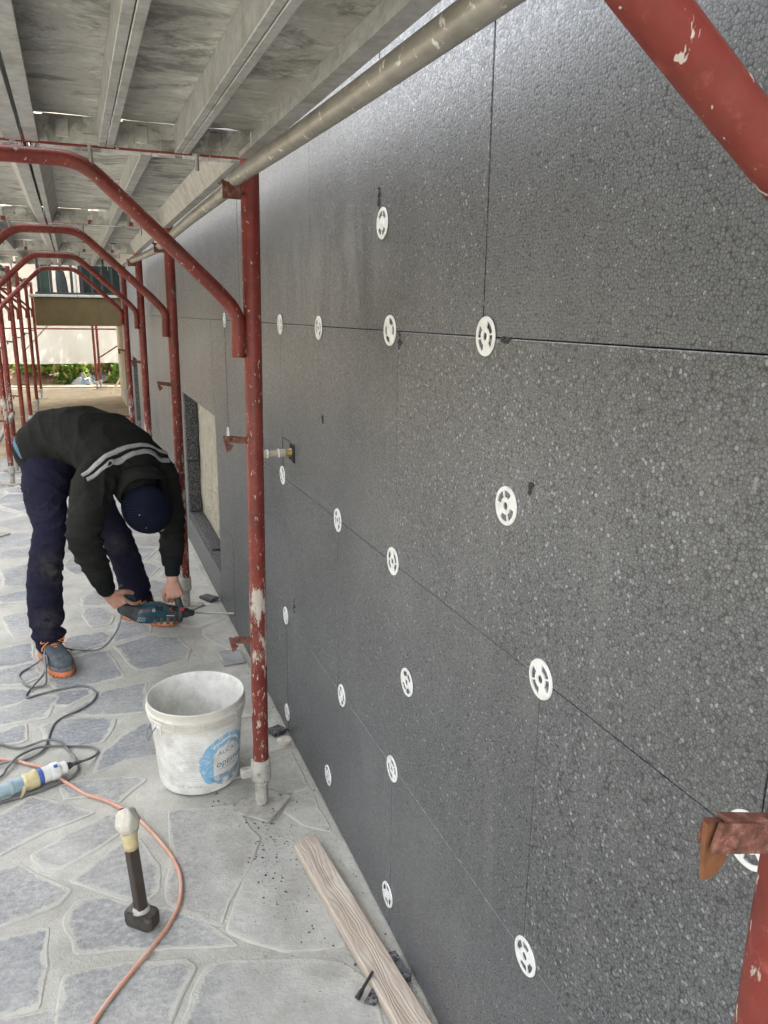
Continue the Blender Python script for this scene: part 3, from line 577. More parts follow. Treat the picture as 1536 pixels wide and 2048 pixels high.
# ------------------------------------------------------------------ ground with its paving stones
WX = 0.6206            # face of the insulated wall
bm = bmesh.new()
xs = [-60, -30, -15, -8, -4, -2, 0, .8, 3, 8, 20, 60]; ys = [-30, -12, -4, 0, 2, 4, 6, 8, 10, 13, 16, 20, 28, 45, 120]
gv = [[bm.verts.new((x, y, -.0028)) for x in xs] for y in ys]
for j in range(len(ys)-1):
    for i in range(len(xs)-1): bm.faces.new((gv[j][i], gv[j][i+1], gv[j+1][i+1], gv[j+1][i]))
me = bpy.data.meshes.new('ground'); bm.to_mesh(me); bm.free(); me.materials.append(M_GROUND)
ground = tag(link('ground', me), kind='structure')
def stone(poly, k):
    rnd = random.Random(k*31+5); P = [Vector((x, y, 0)) for x, y in poly]
    if k < 29: cc = sum(P, Vector())/len(P); P = [p+(p-cc).normalized()*.012 for p in P]
    A = sum(P[i].x*P[(i+1) % len(P)].y-P[(i+1) % len(P)].x*P[i].y for i in range(len(P)))
    if A < 0: P.reverse()
    c = sum(P, Vector())/len(P); out = []
    rc = arc_corner([ (P[-1]+P[0])/2 ]+P+[(P[-1]+P[0])/2], .014, 2)[:-1]
    # subdivide long sides and roughen the outline
    for i in range(len(rc)):
        a, b = rc[i], rc[(i+1) % len(rc)]; L = (b-a).length
        m = max(1, int(L/.045))
        for q in range(m):
            p = a.lerp(b, q/m); d = (p-c).normalized()
            out.append(p+d*(mnoise.noise(p*14+Vector((k*3.1, 0, 0)))*.011+mnoise.noise(p*45)*.004))
    n = len(out); top = rnd.uniform(-.0006, .0018); tx, ty = rnd.uniform(-.004, .004), rnd.uniform(-.004, .004)
    def zt(p): return top+(p.x-c.x)*tx+(p.y-c.y)*ty
    vs = []
    for p in out: vs.append((p.x, p.y, -.016))
    for p in out: q = p; vs.append((q.x, q.y, zt(q)-.0022))
    for p in out:
        q = p+(c-p).normalized()*.005; vs.append((q.x, q.y, zt(q)))
    for p in out:
        q = p+(c-p).normalized()*min(.045, (c-p).length*.5); vs.append((q.x, q.y, zt(q)+.0004))
    vs.append((c.x, c.y, top))
    fs = []
    for i in range(n):
        j = (i+1) % n
        fs += [(i, j, n+j, n+i), (n+i, n+j, 2*n+j, 2*n+i), (2*n+i, 2*n+j, 3*n+j, 3*n+i), (3*n+i, 3*n+j, 4*n)]
    me = bpy.data.meshes.new('paving_stone'); me.from_pydata([(x-c.x, y-c.y, z+.0028) for x, y, z in vs], [], fs); me.materials.append(M_STONE)
    at = me.attributes.new('rim', 'FLOAT', 'POINT'); at.data.foreach_set('value', [1.0]*(3*n)+[0.0]*(n+1))
    o = link('paving_stone', me, ground); o.location = (c.x, c.y, -.0028)
for k, poly in enumerate(STONES): stone(poly, k)

# ------------------------------------------------------------------ the house: plaster wall, foam boards, balcony
house = empty('house', (WX+.1, 0, 0), 'house under renovation, its long wall clad in grey insulation boards behind the scaffold', 'house')
YE = 15.0
NICHES = [(3.87, 5.11, .17, 1.005), (8.95, 9.62, .20, 1.0)]
b = MB(); b.box((WX+.1, -7, -.3), (WX+7, YE, 7.2)); b.build('plaster_wall', M_PLAST, house)
for (y0, y1, z0, z1) in NICHES:                                   # old wall at the back of each recess
    m = MB(); n = 9
    for i in range(n+1):
        for j in range(n+1):
            y = y0+(y1-y0)*i/n; z = z0-.02+(z1-z0+.04)*j/n
            m.v.append((WX+.086+.012*mnoise.noise(Vector((y*6, z*6, 1.3))), y, z))
    for i in range(n):
        for j in range(n):
            q = i*(n+1)+j; m.f.append((q, q+n+1, q+n+2, q+1)); m.mi.append(0); m.sm.append(True)
    m.build('bare_plaster', M_NICHE, house)
rows = [(0.004, .466, .50), (.466, .968, -.09), (.968, 1.471, .50), (1.471, 1.972, .142), (1.972, 2.474, .62), (2.474, 2.976, .14)]
for ri, (z0, z1, ph) in enumerate(rows):
    k = -6
    while True:
        y0 = ph+k; y1 = y0+1.0; k += 1
        if y1 < -2.2: continue
        if y0 > 10.9: break
        y1 = min(y1, 11.4)
        rects = [(y0, y1, z0, z1)]
        for (a0, a1, c0, c1) in NICHES:
            new = []
            for (p0, p1, q0, q1) in rects:
                if p1 <= a0 or p0 >= a1 or q1 <= c0 or q0 >= c1: new.append((p0, p1, q0, q1)); continue
                if p0 < a0: new.append((p0, a0, q0, q1))
                if p1 > a1: new.append((a1, p1, q0, q1))
                m0, m1 = max(p0, a0), min(p1, a1)
                if q0 < c0: new.append((m0, m1, q0, c0))
                if q1 > c1: new.append((m0, m1, c1, q1))
            rects = new
        for (p0, p1, q0, q1) in rects:
            if p1-p0 < .03 or q1-q0 < .03: continue
            rr = random.Random(ri*100+k); g1 = rr.uniform(.0010, .0019)
            dx = rr.uniform(-.0008, .0012); tilt = rr.uniform(-.0006, .0006)
            m = MB(); x0 = WX+dx
            m.cbox((x0, p0+g1, q0+rr.uniform(.0005, .0014)), (WX+.098, p1-g1, q1-rr.uniform(.0003, .0010)), .0011)
            o = m.build('insulation_panel', [M_EPS], house)
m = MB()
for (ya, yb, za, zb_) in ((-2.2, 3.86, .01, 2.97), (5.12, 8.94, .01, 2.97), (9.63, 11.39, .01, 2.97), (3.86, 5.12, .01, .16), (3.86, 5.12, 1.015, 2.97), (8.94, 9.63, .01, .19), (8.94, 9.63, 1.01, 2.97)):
    m.box((WX+.010, ya, za), (WX+.014, yb, zb_))                  # dark sheet run through the boards, painting shade into the joints
m.build('joint_shade_sheet', M_JOINTSHADE, house)
# foam strips lining the recess (returns and sill), as cut pieces
for (y0, y1, z0, z1) in NICHES:
    zm = z0+(z1-z0)*.47
    for (lo, hi) in (((WX+.003, y1-.042, z0+.05), (WX+.080, y1-.002, zm-.002)), ((WX+.003, y1-.042, zm+.002), (WX+.080, y1-.002, z1-.003)),
                     ((WX+.003, y0+.33, z0+.002), (WX+.082, y1-.002, z0+.048)), ((WX+.005, y0+.003, z0+.002), (WX+.075, y0+.322, z0+.036))):
        m = MB(); m.cbox(lo, hi, .002, jit=.001); m.build('foam_lining', M_EPSCUT, house)
# gouges torn into the foam face: crumbly dark pits built as rough shallow craters
for (y, z, w, h) in ((1.617, 1.742, .016, .036), (2.379, .541, .018, .042), (.969, 1.253, .009, .012), (2.037, 1.223, .010, .014), (1.49, 1.452, .014, .022), (1.06, 1.468, .03, .006)):
    m = MB(); rr = random.Random(int(y*1000))
    for q in range(18):
        yy = y+rr.gauss(0, w*.27); zz = z+rr.gauss(0, h*.30); s = rr.uniform(.0015, .0034)
        m.cbox((WX-.0018, yy-s, zz-s), (WX+.004, yy+s, zz+s), s*.35, jit=.0008)
    m.build('torn_foam', M_CHIP, house)
# balcony standing out of the wall beyond the scaffold
bx0, bx1, by0, by1, bz0, bz1 = -.452, WX+.1, 11.5, 14.4, 1.305, 1.675
balc = MB(); balc.cbox((bx0, by0, bz0), (bx1-.002, by1, bz1), .008); balcony = balc.build('balcony', M_BALC, house)
m = MB(); m.cbox((bx0-.055, by0-.05, bz1+.002), (bx0+.54, by1+.04, bz1+.036), .006); m.build('sill_slab', M_SILL, balcony)
m = MB(); m.cbox((bx0+.546, by0-.047, bz1+.002), (bx1-.004, by1+.04, bz1+.034), .006); m.build('sill_slab', M_SILL, balcony)
ztop = 2.62
for i in range(9):
    x = bx0+.10+i*.128; m = MB(); m.cbox((x-.017, by0+.06, bz1+.06), (x+.017, by0+.082, ztop), .003); m.build('railing_bar', M_DKMETAL, balcony)
for z in (bz1+.052, ztop+.008):
    m = MB(); m.cbox((bx0+.02, by0+.055, z-.013), (bx1-.03, by0+.087, z+.013), .003); m.build('railing_rail', M_DKMETAL, balcony)
for i in range(17):
    y = by0+.2+i*.165; m = MB(); m.cbox((bx0+.05, y-.011, bz1+.06), (bx0+.072, y+.011, ztop), .003); m.build('railing_bar', M_DKMETAL, balcony)
m = MB(); m.cbox((bx0+.04, by0+.13, bz1+.05), (bx0+.085, by1-.1, bz1+.075), .003); m.build('railing_rail', M_DKMETAL, balcony)
m = MB(); m.cbox((bx0+.06, by0+.30, bz1+.037), (bx0+.20, by0+.34, 2.75), .004)
for q in range(22): m.box((bx0+.07, by0+.288, bz1+.08+q*.046), (bx0+.19, by0+.302, bz1+.118+q*.046))
m.build('green_shutter', M_DKGREEN, balcony)
m = MB()
for q in range(24):                                               # dark mesh screen hung behind the right half of the railing
    m.box((.13, by0+.24, bz1+.045+q*.040), (bx1-.04, by0+.252, bz1+.0848+q*.040))
m.build('green_screen', M_NETGREEN, balcony)
ch = empty('garden_chair', (-.10, 12.0, bz1+.037), 'white plastic garden chair with dark grey cloth over it behind the balcony railing', 'chair')
m = MB(); q = [Vector((-.20, 12.12, 2.03+.0)), Vector((-.17, 12.16, 2.32)), Vector((.0, 12.17, 2.44)), Vector((.17, 12.16, 2.32)), Vector((.20, 12.12, 2.03))]
Z0 = bz1+.037
m.cbox((-.29, 11.80, Z0+.40), (.10, 12.20, Z0+.435), .01); m.build('seat', M_CHAIR, ch)
for i in range(5):
    m = MB(); x = -.265+i*.083; m.cbox((x-.036, 12.20, Z0+.44), (x+.036, 12.225, Z0+.90-.02*abs(i-2)), .006); m.build('backrest_slat', M_CHAIR, ch)
for sx in (-.27, .08):
    for sy in (11.83, 12.19):
        m = MB(); m.tube([(sx, sy, Z0), (sx, sy, Z0+.40)], .019, 8); m.build('leg', M_CHAIR, ch)
    m = MB(); m.tube(smooth_path([(sx, 12.20, Z0+.62), (sx, 12.0, Z0+.66), (sx, 11.84, Z0+.64), (sx, 11.82, Z0+.42)], 4), .020, 8); m.build('armrest', M_CHAIR, ch)
clo = MB(); clo.loft([((-.09, 11.84, Z0+.02), (.075, 0, 0), (0, .02, 0)), ((-.10, 11.83, Z0+.2), (.07, 0, 0), (0, .022, 0)), ((-.11, 11.84, Z0+.30), (.055, 0, 0), (0, .03, 0))], 12)
tag(clo.build('dark_bag', M_DARKGREY), 'dark grey bag standing in front of the white balcony chair', 'bag')

# ------------------------------------------------------------------ scaffold
def post_jack(parent, x, y, lean, zb=.0):
    m = MB(); m.tube([(x, y, .012), (x+lean*.12, y, .12)], .0185, 14)
    for k in range(9):                                             # thread
        z = .022+k*.0082; m.lathe([(.0185, z-.003), (.0215, z), (.0185, z+.003)], Matrix.Translation((x+lean*z, y, 0)), 14)
    sp = m.build('jack_spindle', M_JACK, parent)
    m = MB(); m.lathe([(.0, .098), (.029, .098), (.031, .104), (.030, .165), (.026, .168), (.0, .168)], Matrix.Translation((x+lean*.13, y, 0)), 18)
    m.cbox((x-.062, y-.012, .112), (x-.025, y+.012, .142), .004); m.build('jack_nut', M_JACK, parent)
    m = MB(); Mx = Matrix.Translation((x, y, 0)) @ Matrix.Rotation(random.Random(int(y*50+x*9)).uniform(.75, 1.0), 4, 'Z')
    s = .068; m.prism([Mx @ Vector(q) for q in ((-s+.008, -s, .001), (s-.008, -s, .001), (s, -s+.008, .001), (s, s-.008, .001), (s-.008, s, .001), (-s+.008, s, .001), (-s, s-.008, .001), (-s, -s+.008, .001))], (0, 0, .009))
    m.build('base_plate', M_JACK, parent)
def bracket(parent, x, y, z, mat, big=1.0, tilt=8, hh=.012):
    """wedge-lock pin: flat arm out of the post with a dropped tongue"""
    m = MB(); L = .062*big
    Mx = Matrix.Translation((x-.022, y-.004, z)) @ Matrix.Rotation(R(tilt), 4, 'Y')
    m.cbox((-L, -.006, -hh+.002), (.002, -.001, hh), .0015, 0, Mx)
    m.cbox((-L+.012, -.001, hh-.004), (.002, .011, hh), .0012, 0, Mx)
    m.cbox((-L, .006, -hh+.002), (-.012, .011, hh-.004), .0015, 0, Mx)
    m.lathe([(.0, -.0085), (.0045, -.0085), (.0045, .012), (.0, .012)], Mx @ Matrix.Translation((-L+.013, .0025, .001)) @ Matrix.Rotation(R(90), 4, 'X'), 10)
    o = m.build('wedge_bracket', mat, parent)
    m = MB(); m.prism([Mx @ Vector(q) for q in ((-L-.005, .0015, .008), (-L+.003, .0015, .009), (-L+.012, .0015, -.010), (-L+.026, .0015, -.017), (-L+.020, .0015, -.031), (-L+.010, .0015, -.036), (-L+.001, .0015, -.012))], (0, .004, 0))
    m.build('wedge_tongue', M_RUSTO if big > 1.1 else M_RUST, parent)
def frame(y, label, group, xi=.432, xo=-.615, lean=.0115, red=M_RED, near=False, beam=True):
    t = empty('scaffold_portal', ((xi+xo)/2, y, 0), label, 'scaffold frame', group)
    for (x, s) in ((xi, 1), (xo, -1)):
        m = MB(); ln = lean if s > 0 else -.004
        m.tube([(x+ln*.16, y, .155), (x+ln*1.0, y, 1.0), (x+ln*2.0, y, 1.965)], .0242, 20); m.build('post', red, t)
        post_jack(t, x, y, ln)
        for z in (.565, 1.16):
            if s > 0 or z < 1: bracket(t, x+ln*z, y, z-(.015 if near else 0), M_RUST, 1.18 if near and s > 0 else 1.0, 15 if near and s > 0 else 8, .0125 if near else .0095)
    c = (xi+xo)/2+.006
    h = [(.492, 1.388), (.496, 1.500), (.448, 1.556), (.290, 1.706), (.132, 1.853)]
    pts = [(c+a, y-.008, z) for a, z in h]+[(c-a, y-.008, z) for a, z in h[::-1]]
    if near: pts = [(.472, y+.044, 1.388), (.472, y+.046, 1.540), (.450, y+.054, 1.578), (.315, y+.060, 1.677), (.126, y+.060, 1.815), (.05, y+.045, 1.853)]+[(c-a, y-.008, z) for a, z in h[::-1]]
    m = MB(); m.tube(arc_corner(pts, .055, 6), .0170 if near else .0185, 18); m.build('arch_brace', red, t)
    for s in (-1, 1):                                              # weld plates joining brace and post
        m = MB(); xx = c+s*.492; m.cbox((min(xx, xx+s*.03), y-.012, 1.395), (max(xx, xx+s*.03), y-.006, 1.455), .001); m.build('weld_plate', red, t)
    if beam:
        m = MB(); m.box((xo+.02, y-.001, 1.8818), (xi, y+.004, 1.900)); m.build('cross_beam', red, t)
        for dx in (.157, .405, -.14, -.36):
            m = MB(); m.tube([(c+dx, y-.016, 1.845), (c+dx, y-.016, 1.918)], .0052, 8); m.build('locking_pin', M_TUBE, t)
    return t
FY = [.342, 2.11, 3.91, 5.71, 7.45]
FG = 'red scaffold portal frames along the insulated wall'
FL = ['nearest red scaffold frame, its blurred post at the right edge of the wall', 'red scaffold frame with a splashed post standing beside the white bucket', 'red scaffold frame with its post just behind the bending worker',
      'red scaffold frame third along, post left of the foam-lined wall recess', 'last red scaffold frame below the deck before the balcony']
frames = [frame(y, l, FG, *( (.4655, -.60) if i == 0 else (.437, -.61)), lean=.002 if i == 0 else .006, near=i == 0) if i != 1 else frame(y, l, FG) for i, (y, l) in enumerate(zip(FY, FL))]
m = MB(); m.tube(smooth_path([(.462, 2.084, .62), (.455, 2.083, .5)], 2), .003, 6)
JY = [8.05, 9.6, 11.1, 13.1, 14.9]
JL = ['first slim red scaffold post left of the worker where a grey brace is clamped', 'red scaffold frame set outward before the balcony, second from the near end', 'red scaffold frame set outward beside the near corner of the balcony',
      'red scaffold frame set outward past the middle of the balcony', 'farthest red scaffold frame set outward beyond the balcony']
for y, l in zip(JY, JL): frame(y, l, 'scaffold frames set outward around the balcony', -.61, -1.66, .0, M_REDC if y > 9 else M_RED)
# steel deck planks
def plank(x0, x1, y0, y1, kind, label, group):
    t = empty('deck_plank', ((x0+x1)/2, (y0+y1)/2, 1.88), label, 'scaffold plank', group)
    zt = 1.9405; a, c = y0+.0465, y1-.0465
    rnd = random.Random(int(x0*100+y0*7)); top = MB()
    # sheet with slightly ragged, open ends so that daylight shows over the end plates
    N = 16; vs = []
    for j, yy in enumerate((a, a+.25, (a+c)/2, c-.25, c)):
        for i in range(N+1):
            e = 0
            if j == 4: e = rnd.choice([.002, .004, .005, .006, -.006])
            if j == 0: e = rnd.choice([-.002, -.004, -.005, .005])
            vs.append((x0+(x1-x0)*i/N, yy+e, zt+.0035*mnoise.noise(Vector((i*.9, yy*3, x0)))))
    b0 = len(vs); vs += [(x, y, z+.0025) for x, y, z in vs]; fs = []
    for j in range(4):
        for i in range(N):
            q = j*(N+1)+i; fs.append((q, q+N+1, q+N+2, q+1)); fs.append((b0+q, b0+q+1, b0+q+N+2, b0+q+N+1))
    top.add(vs, fs, 0, True); top.build('deck_sheet', M_GALVR if kind == 'B' else M_GALV, t)
    zb = 1.8785
    def channel(name, xa, dx, slope, wlip):
        """side: web from the sheet down to a lip; dx = direction of the lip"""
        m = MB(); p = [(xa, zt), (xa+slope, zb+.003), (xa+slope, zb), (xa+slope+dx*wlip, zb), (xa+slope+dx*wlip, zb+.012), (xa+slope+dx*(wlip-.002), zb+.012), (xa+slope+dx*(wlip-.002), zb+.002), (xa+slope+dx*.002, zb+.003), (xa+dx*.002, zt)]
        m.prism([(x, y0+.035, z) for x, z in p], (0, (y1-y0)-.07, 0)); m.build(name, M_RIB if kind == 'B' else M_RIB, t)
    if kind == 'A':
        channel('side_flange', x0+.002, 1, .0, .028); channel('side_flange', x1-.002, -1, .0, .034)
        for f in (.335, .668):
            xx = x0+(x1-x0)*f; m = MB()
            for s in (-1, 1):
                xa, xb = (xx-.0175, xx-.0008) if s < 0 else (xx+.0008, xx+.0175)
                m.cbox((xa, y0+.035, zb), (xb, y1-.035, zb+.0035), .0012)
                m.box((xx-.0172, y0+.036, zb+.003), (xx-.015, y1-.036, zt-.001)) if s < 0 else m.box((xx+.015, y0+.036, zb+.003), (xx+.0172, y1-.036, zt-.001))
            m.build('stiffener', M_RIB, t)
    else:
        channel('side_flange', x0+.05, -1, -.030, .018); channel('side_flange', x1-.062, 1, .030, .030)
        xx = x0+(x1-x0)*.52; m = MB(); m.cbox((xx-.014, y0+.035, zb), (xx+.014, y1-.035, zb+.006), .002)
        m.box((xx-.013, y0+.037, zb+.006), (xx-.011, y1-.037, zt-.001)); m.box((xx+.011, y0+.037, zb+.006), (xx+.013, y1-.037, zt-.001)); m.build('stiffener', M_RIB, t)
    for (ye, s) in ((y1-.042, 1), (y0+.042, -1)):                  # pressed end plates hooked on the cross beams, with bent tabs
        m = MB(); w = (x1-x0)/3
        for i in range(3):
            xa, xb = x0+i*w+.012, x0+(i+1)*w-.006
            m.box((xa, ye-.0015, zb+.001), (xa+.030, ye+.0015, zb+.057)); m.box((xa+.030, ye-.0015, zb+.001), (xb, ye+.0015, zb+.0608))
            m.cbox((xa+.055, ye-.006, zb+.012), (xa+.085, ye-.0016, zb+.052), .002); m.cbox((xa+.112, ye-.005, zb+.004), (xb-.008, ye-.0016, zb+.024), .002)
        m.build('end_plate', M_GALV, t)
        m = MB()
        for i in range(3): m.lathe([(0, -.003), (.0065, -.003), (.0065, .003), (0, .003)], Matrix.Translation((x0+i*w+.047, ye-s*.0012, zb+.030)) @ Matrix.Rotation(R(90), 4, 'X'), 10)
        m.build('rivet', M_JACK, t)
PG = 'steel deck planks overhead'
XA, XB, XC = -.585, -.072, .455
bays = [(.31, 2.11, 'A', 'nearest the viewer, worn and smeared'), (2.11, 3.91, 'B', 'over the bucket, finely ridged'), (3.91, 5.71, 'B', 'over the worker'), (5.71, 7.45, 'B', 'last before the balcony')]
for (y0, y1, k, w) in bays:
    plank(XB+.003, XC, y0, y1, k, 'galvanised deck plank along the wall side, in the bay '+w, PG)
    plank(XA, XB-.001, y0, y1, k, 'galvanised deck plank on the outer side, in the bay '+w, PG)
for i in range(4):
    y0, y1 = JY[i], JY[i+1]; lab = ['nearest the worker', 'second out from the worker', 'third out from the worker', 'farthest from the worker'][i]
    plank(-1.11, -.625, y0, y1, 'B', 'galvanised deck plank inner side of the outward scaffold, bay '+lab, PG)
    plank(-1.63, -1.125, y0, y1, 'B', 'galvanised deck plank outer side of the outward scaffold, bay '+lab, PG)
# galvanised guard tubes clipped to the inner posts
def guard(pts, rad, label):
    t = MB(); P = [Vector(p) for p in pts]; t.tube(smooth_path(P, 5), rad, 18, caps=True)
    o = t.build('guard_tube', M_TUBE); e = tag(o, label, 'scaffold tube', 'galvanised tubes along the wall')
    m = MB(); d = (P[-1]-P[-2]).normalized()
    for (q, s) in ((P[0], -1), (P[-1], 1)):
        a = q; b2 = q+d*s*.045
        m.loft([(a-d*s*.01, (rad*1.02, 0, 0), (0, 0, rad*1.02)), (a+d*s*.02, (rad*1.1, 0, 0), (0, 0, rad*.45)), (b2, (rad*1.15, 0, 0), (0, 0, .003))], 14, dome=False)
    m.build('flattened_end', M_TUBE, o)
guard([(.400, .34, 1.795), (.400, 1.2, 1.806), (.400, 2.03, 1.824)], .0178, 'galvanised guard tube nearest the viewer, running up under the deck edge')
guard([(.402, 2.14, 1.812), (.402, 3.0, 1.810), (.402, 3.84, 1.797)], .0172, 'galvanised guard tube in the second bay, ending at the brace behind')
guard([(.402, 3.96, 1.79), (.402, 4.8, 1.81), (.402, 5.62, 1.832)], .0170, 'white-splashed galvanised guard tube above the worker')
for (y, z, l) in ((2.085, 1.812, 'rusty tube clip on the splashed post beside the bucket'), (3.885, 1.80, 'rusty tube clip on the post behind the worker'), (5.70, 1.83, 'rusty tube clip on the third post')):
    m = MB(); x = .40
    m.cbox((x-.024, y-.012, z-.030), (x+.024, y-.006, z+.012), .002); m.cbox((x-.028, y-.012, z+.008), (x-.020, y+.028, z+.016), .002); m.cbox((x+.012, y-.004, z-.020), (x+.034, y+.004, z-.006), .002)
    tag(m.build('tube_clip', M_RUST), l, 'clip', 'rusty tube clips')
# small splashed-on tube brace at far left, held by a clamp on the first slim post
m = MB(); m.tube([(-.595, 7.98, .555), (-.90, 6.92, -.0+.02)], .021, 14); br = tag(m.build('brace_tube', M_TUBE), 'grey brace tube slanting to the paving from the slim left post', 'scaffold tube')
m = MB(); m.lathe([(.026, -.02), (.034, -.02), (.034, .02), (.026, .02)], Matrix.Translation((-.61, 8.05, .56)), 16, closed=True); m.cbox((-.62, 7.98, .545), (-.585, 8.02, .575), .003); m.build('clamp', M_RUST, br)
# ------------------------------------------------------------------ anchor dowels: white discs pressed into the boards
def dowel_mesh(seed):
    rr = random.Random(seed); m = MB(); SEG = 48
    rad = [.0066, .0140, .0250, .0318]; off = rr.random()*math.pi
    def hole(k):                                                   # four windows, slightly unequal
        a = (k+.5)/SEG*2*math.pi
        for q in range(4):
            c = q*math.pi/2+.25*(1 if q % 2 else -1); d = abs((a-c+math.pi) % (2*math.pi)-math.pi)
            if d < (.54 if q % 2 else .46): return True
        return False
    th = .0022; vs = []
    for z in (0, th):
        for r in rad:
            for k in range(SEG):
                a = 2*math.pi*k/SEG+off; rr_ = r-(.0006 if z and r == rad[-1] else 0); vs.append((-z, rr_*math.cos(a), rr_*math.sin(a)))
    L = lambda z, i, k: z*4*SEG+i*SEG+k % SEG
    fs = []; used = set()
    for i in range(3):
        for k in range(SEG):
            if i == 1 and hole(k): continue
            used.add((i, k)); fs.append((L(1, i, k), L(1, i, k+1), L(1, i+1, k+1), L(1, i+1, k)))
    for (i, k) in used:                                            # rims of every opening
        for (e, nb) in (((L(1, i, k), L(1, i+1, k), L(0, i+1, k), L(0, i, k)), (i, (k-1) % SEG)), ((L(1, i, k+1), L(0, i, k+1), L(0, i+1, k+1), L(1, i+1, k+1)), (i, (k+1) % SEG)),
                        ((L(1, i, k), L(0, i, k), L(0, i, k+1), L(1, i, k+1)), (i-1, k)), ((L(1, i+1, k), L(1, i+1, k+1), L(0, i+1, k+1), L(0, i+1, k)), (i+1, k))):
            if nb not in used: fs.append(e)
    m.add(vs, fs); return m.mesh('anchor_dowel', [M_WHITE])
DMESH = [dowel_mesh(k) for k in range(6)]
pm = MB(); pm.lathe([(.0, .0006), (.0052, .0006), (.0058, .0), (.0058, -.001), (.0, -.001)], Matrix.Rotation(R(-90), 4, 'Y'), 16); PINM = pm.mesh('nail', [M_PIN])
pw = MB(); pw.lathe([(.0, .0006), (.0052, .0006), (.0062, .0), (.0062, -.001), (.0, -.001)], Matrix.Rotation(R(-90), 4, 'Y'), 16); PINW = pw.mesh('nail', [M_WHITE])
DW = [(1.592, 1.689, 'white anchor disc alone high on the upper board, under a torn dark gouge', 0), (3.493, 1.472, 'farthest white anchor disc on the upper long seam, left of the splashed post', 1), (2.489, 1.469, 'small white anchor disc on the upper seam just right of the splashed post', 0),
 (2.062, 1.467, 'white anchor disc on the upper seam at a vertical joint, second right of the post', 1), (1.542, 1.472, 'white anchor disc on the upper seam with a dark torn hole at its right edge', 0), (1.127, 1.472, 'largest white anchor disc on the upper seam, nearest the viewer', 1),
 (1.037, 1.211, 'white anchor disc in the middle of a large board beside a tiny dark pit', 1), (3.504, .968, 'white anchor disc half hidden above the rusty bracket of the splashed post', 0), (2.499, .974, 'white anchor disc right below the brass nut of the pipe', 0),
 (1.902, .968, 'white anchor disc on the middle seam, first past the pipe fitting', 1), (1.507, .974, 'white anchor disc on the middle seam, second past the pipe fitting', 1), (.909, .969, 'large white anchor disc on the middle sloping seam in the lower right of the wall', 1),
 (.509, .972, 'white anchor disc mostly hidden behind the rusty bracket at the right edge', 0), (2.5, .466, 'white anchor disc beside a long torn gouge, right of the splashed post', 0), (1.416, .723, 'white anchor disc alone on the board below the middle seam', 1),
 (1.872, .465, 'white anchor disc on the lower sloping seam, first from the post', 0), (2.509, .082, 'white anchor disc low on the wall beside the splashed post, level with the bucket rim', 1), (2.006, .129, 'small white anchor disc low on the wall above the board end', 1),
 (1.494, .461, 'white anchor disc on the lower seam at the top of a vertical joint', 1), (1.51, .096, 'lowest white anchor disc, beside the wooden board', 0), (.900, .466, 'white anchor disc at the bottom right of the wall, nearest on the lower seam', 1)]
for k, (y, z, l, dark) in enumerate(DW):
    o = tag(link('anchor_dowel', DMESH[k % 6]), l, 'wall anchor', 'white anchor discs in the boards'); o.location = (WX-.0006, y, z)
    rq = random.Random(k+40); o.rotation_euler = (rq.uniform(0, 6.28), rq.uniform(-.018, .018), rq.uniform(-.018, .018)); o.location.x += rq.uniform(-.0006, .0006)
    c = link('nail', PINM if dark else PINW, o); c.location = (-.0018 if not dark else .0006, 0, 0)

# ------------------------------------------------------------------ water pipe fitting in the wall
tp = empty('pipe_fitting', (WX, 2.372, 1.073), 'grey pipe stub with a brass nut sticking out of the foam beside the splashed post', 'pipe fitting')
Mx = Matrix.Translation((WX, 2.372, 1.073)) @ Matrix.Rotation(R(-90), 4, 'Y')       # runs straight out of the wall
m = MB(); m.lathe([(0, .022), (.0115, .022), (.0125, .026), (.0125, .044), (.0095, .046), (.0095, .080), (.0125, .082), (.0125, .112), (.0105, .116), (.0105, .140), (0, .140)], Mx, 18); m.build('pipe', M_PIPE, tp, auto=30)
m = MB(); m.lathe([(0, -.02), (.0135, -.02), (.0135, .010), (.0115, .012), (.0115, .022), (0, .022)], Mx, 6); m.build('brass_nut', M_BRASS, tp)
for q in (.045, .081, .114):
    m = MB(); m.lathe([(.0125, q-.003), (.0145, q-.002), (.0145, q+.002), (.0125, q+.003)], Mx, 18); m.build('white_collar', M_WHITEPL, tp)
m = MB(); m.tube([(WX-.126, 2.372, 1.075), (WX-.126, 2.372, 1.100)], .0085, 12); m.lathe([(0, .0), (.012, .0), (.013, .004), (.012, .009), (0, .010)], Matrix.Translation((WX-.126, 2.372, 1.098)), 8); m.build('valve_stub', M_PIPE, tp)
m = MB(); m.cbox((WX-.0015, 2.338, 1.045), (WX+.004, 2.398, 1.102), .001, jit=.004); tag(m.build('pipe_hole', M_HOLE, tp))
m = MB(); m.box((WX-.0008, 2.4925, .99), (WX+.002, 2.4945, 1.105)); m.box((WX-.0008, 2.40, 1.1035), (WX+.002, 2.494, 1.1055)); m.build('cut_line', M_HOLE, tp)

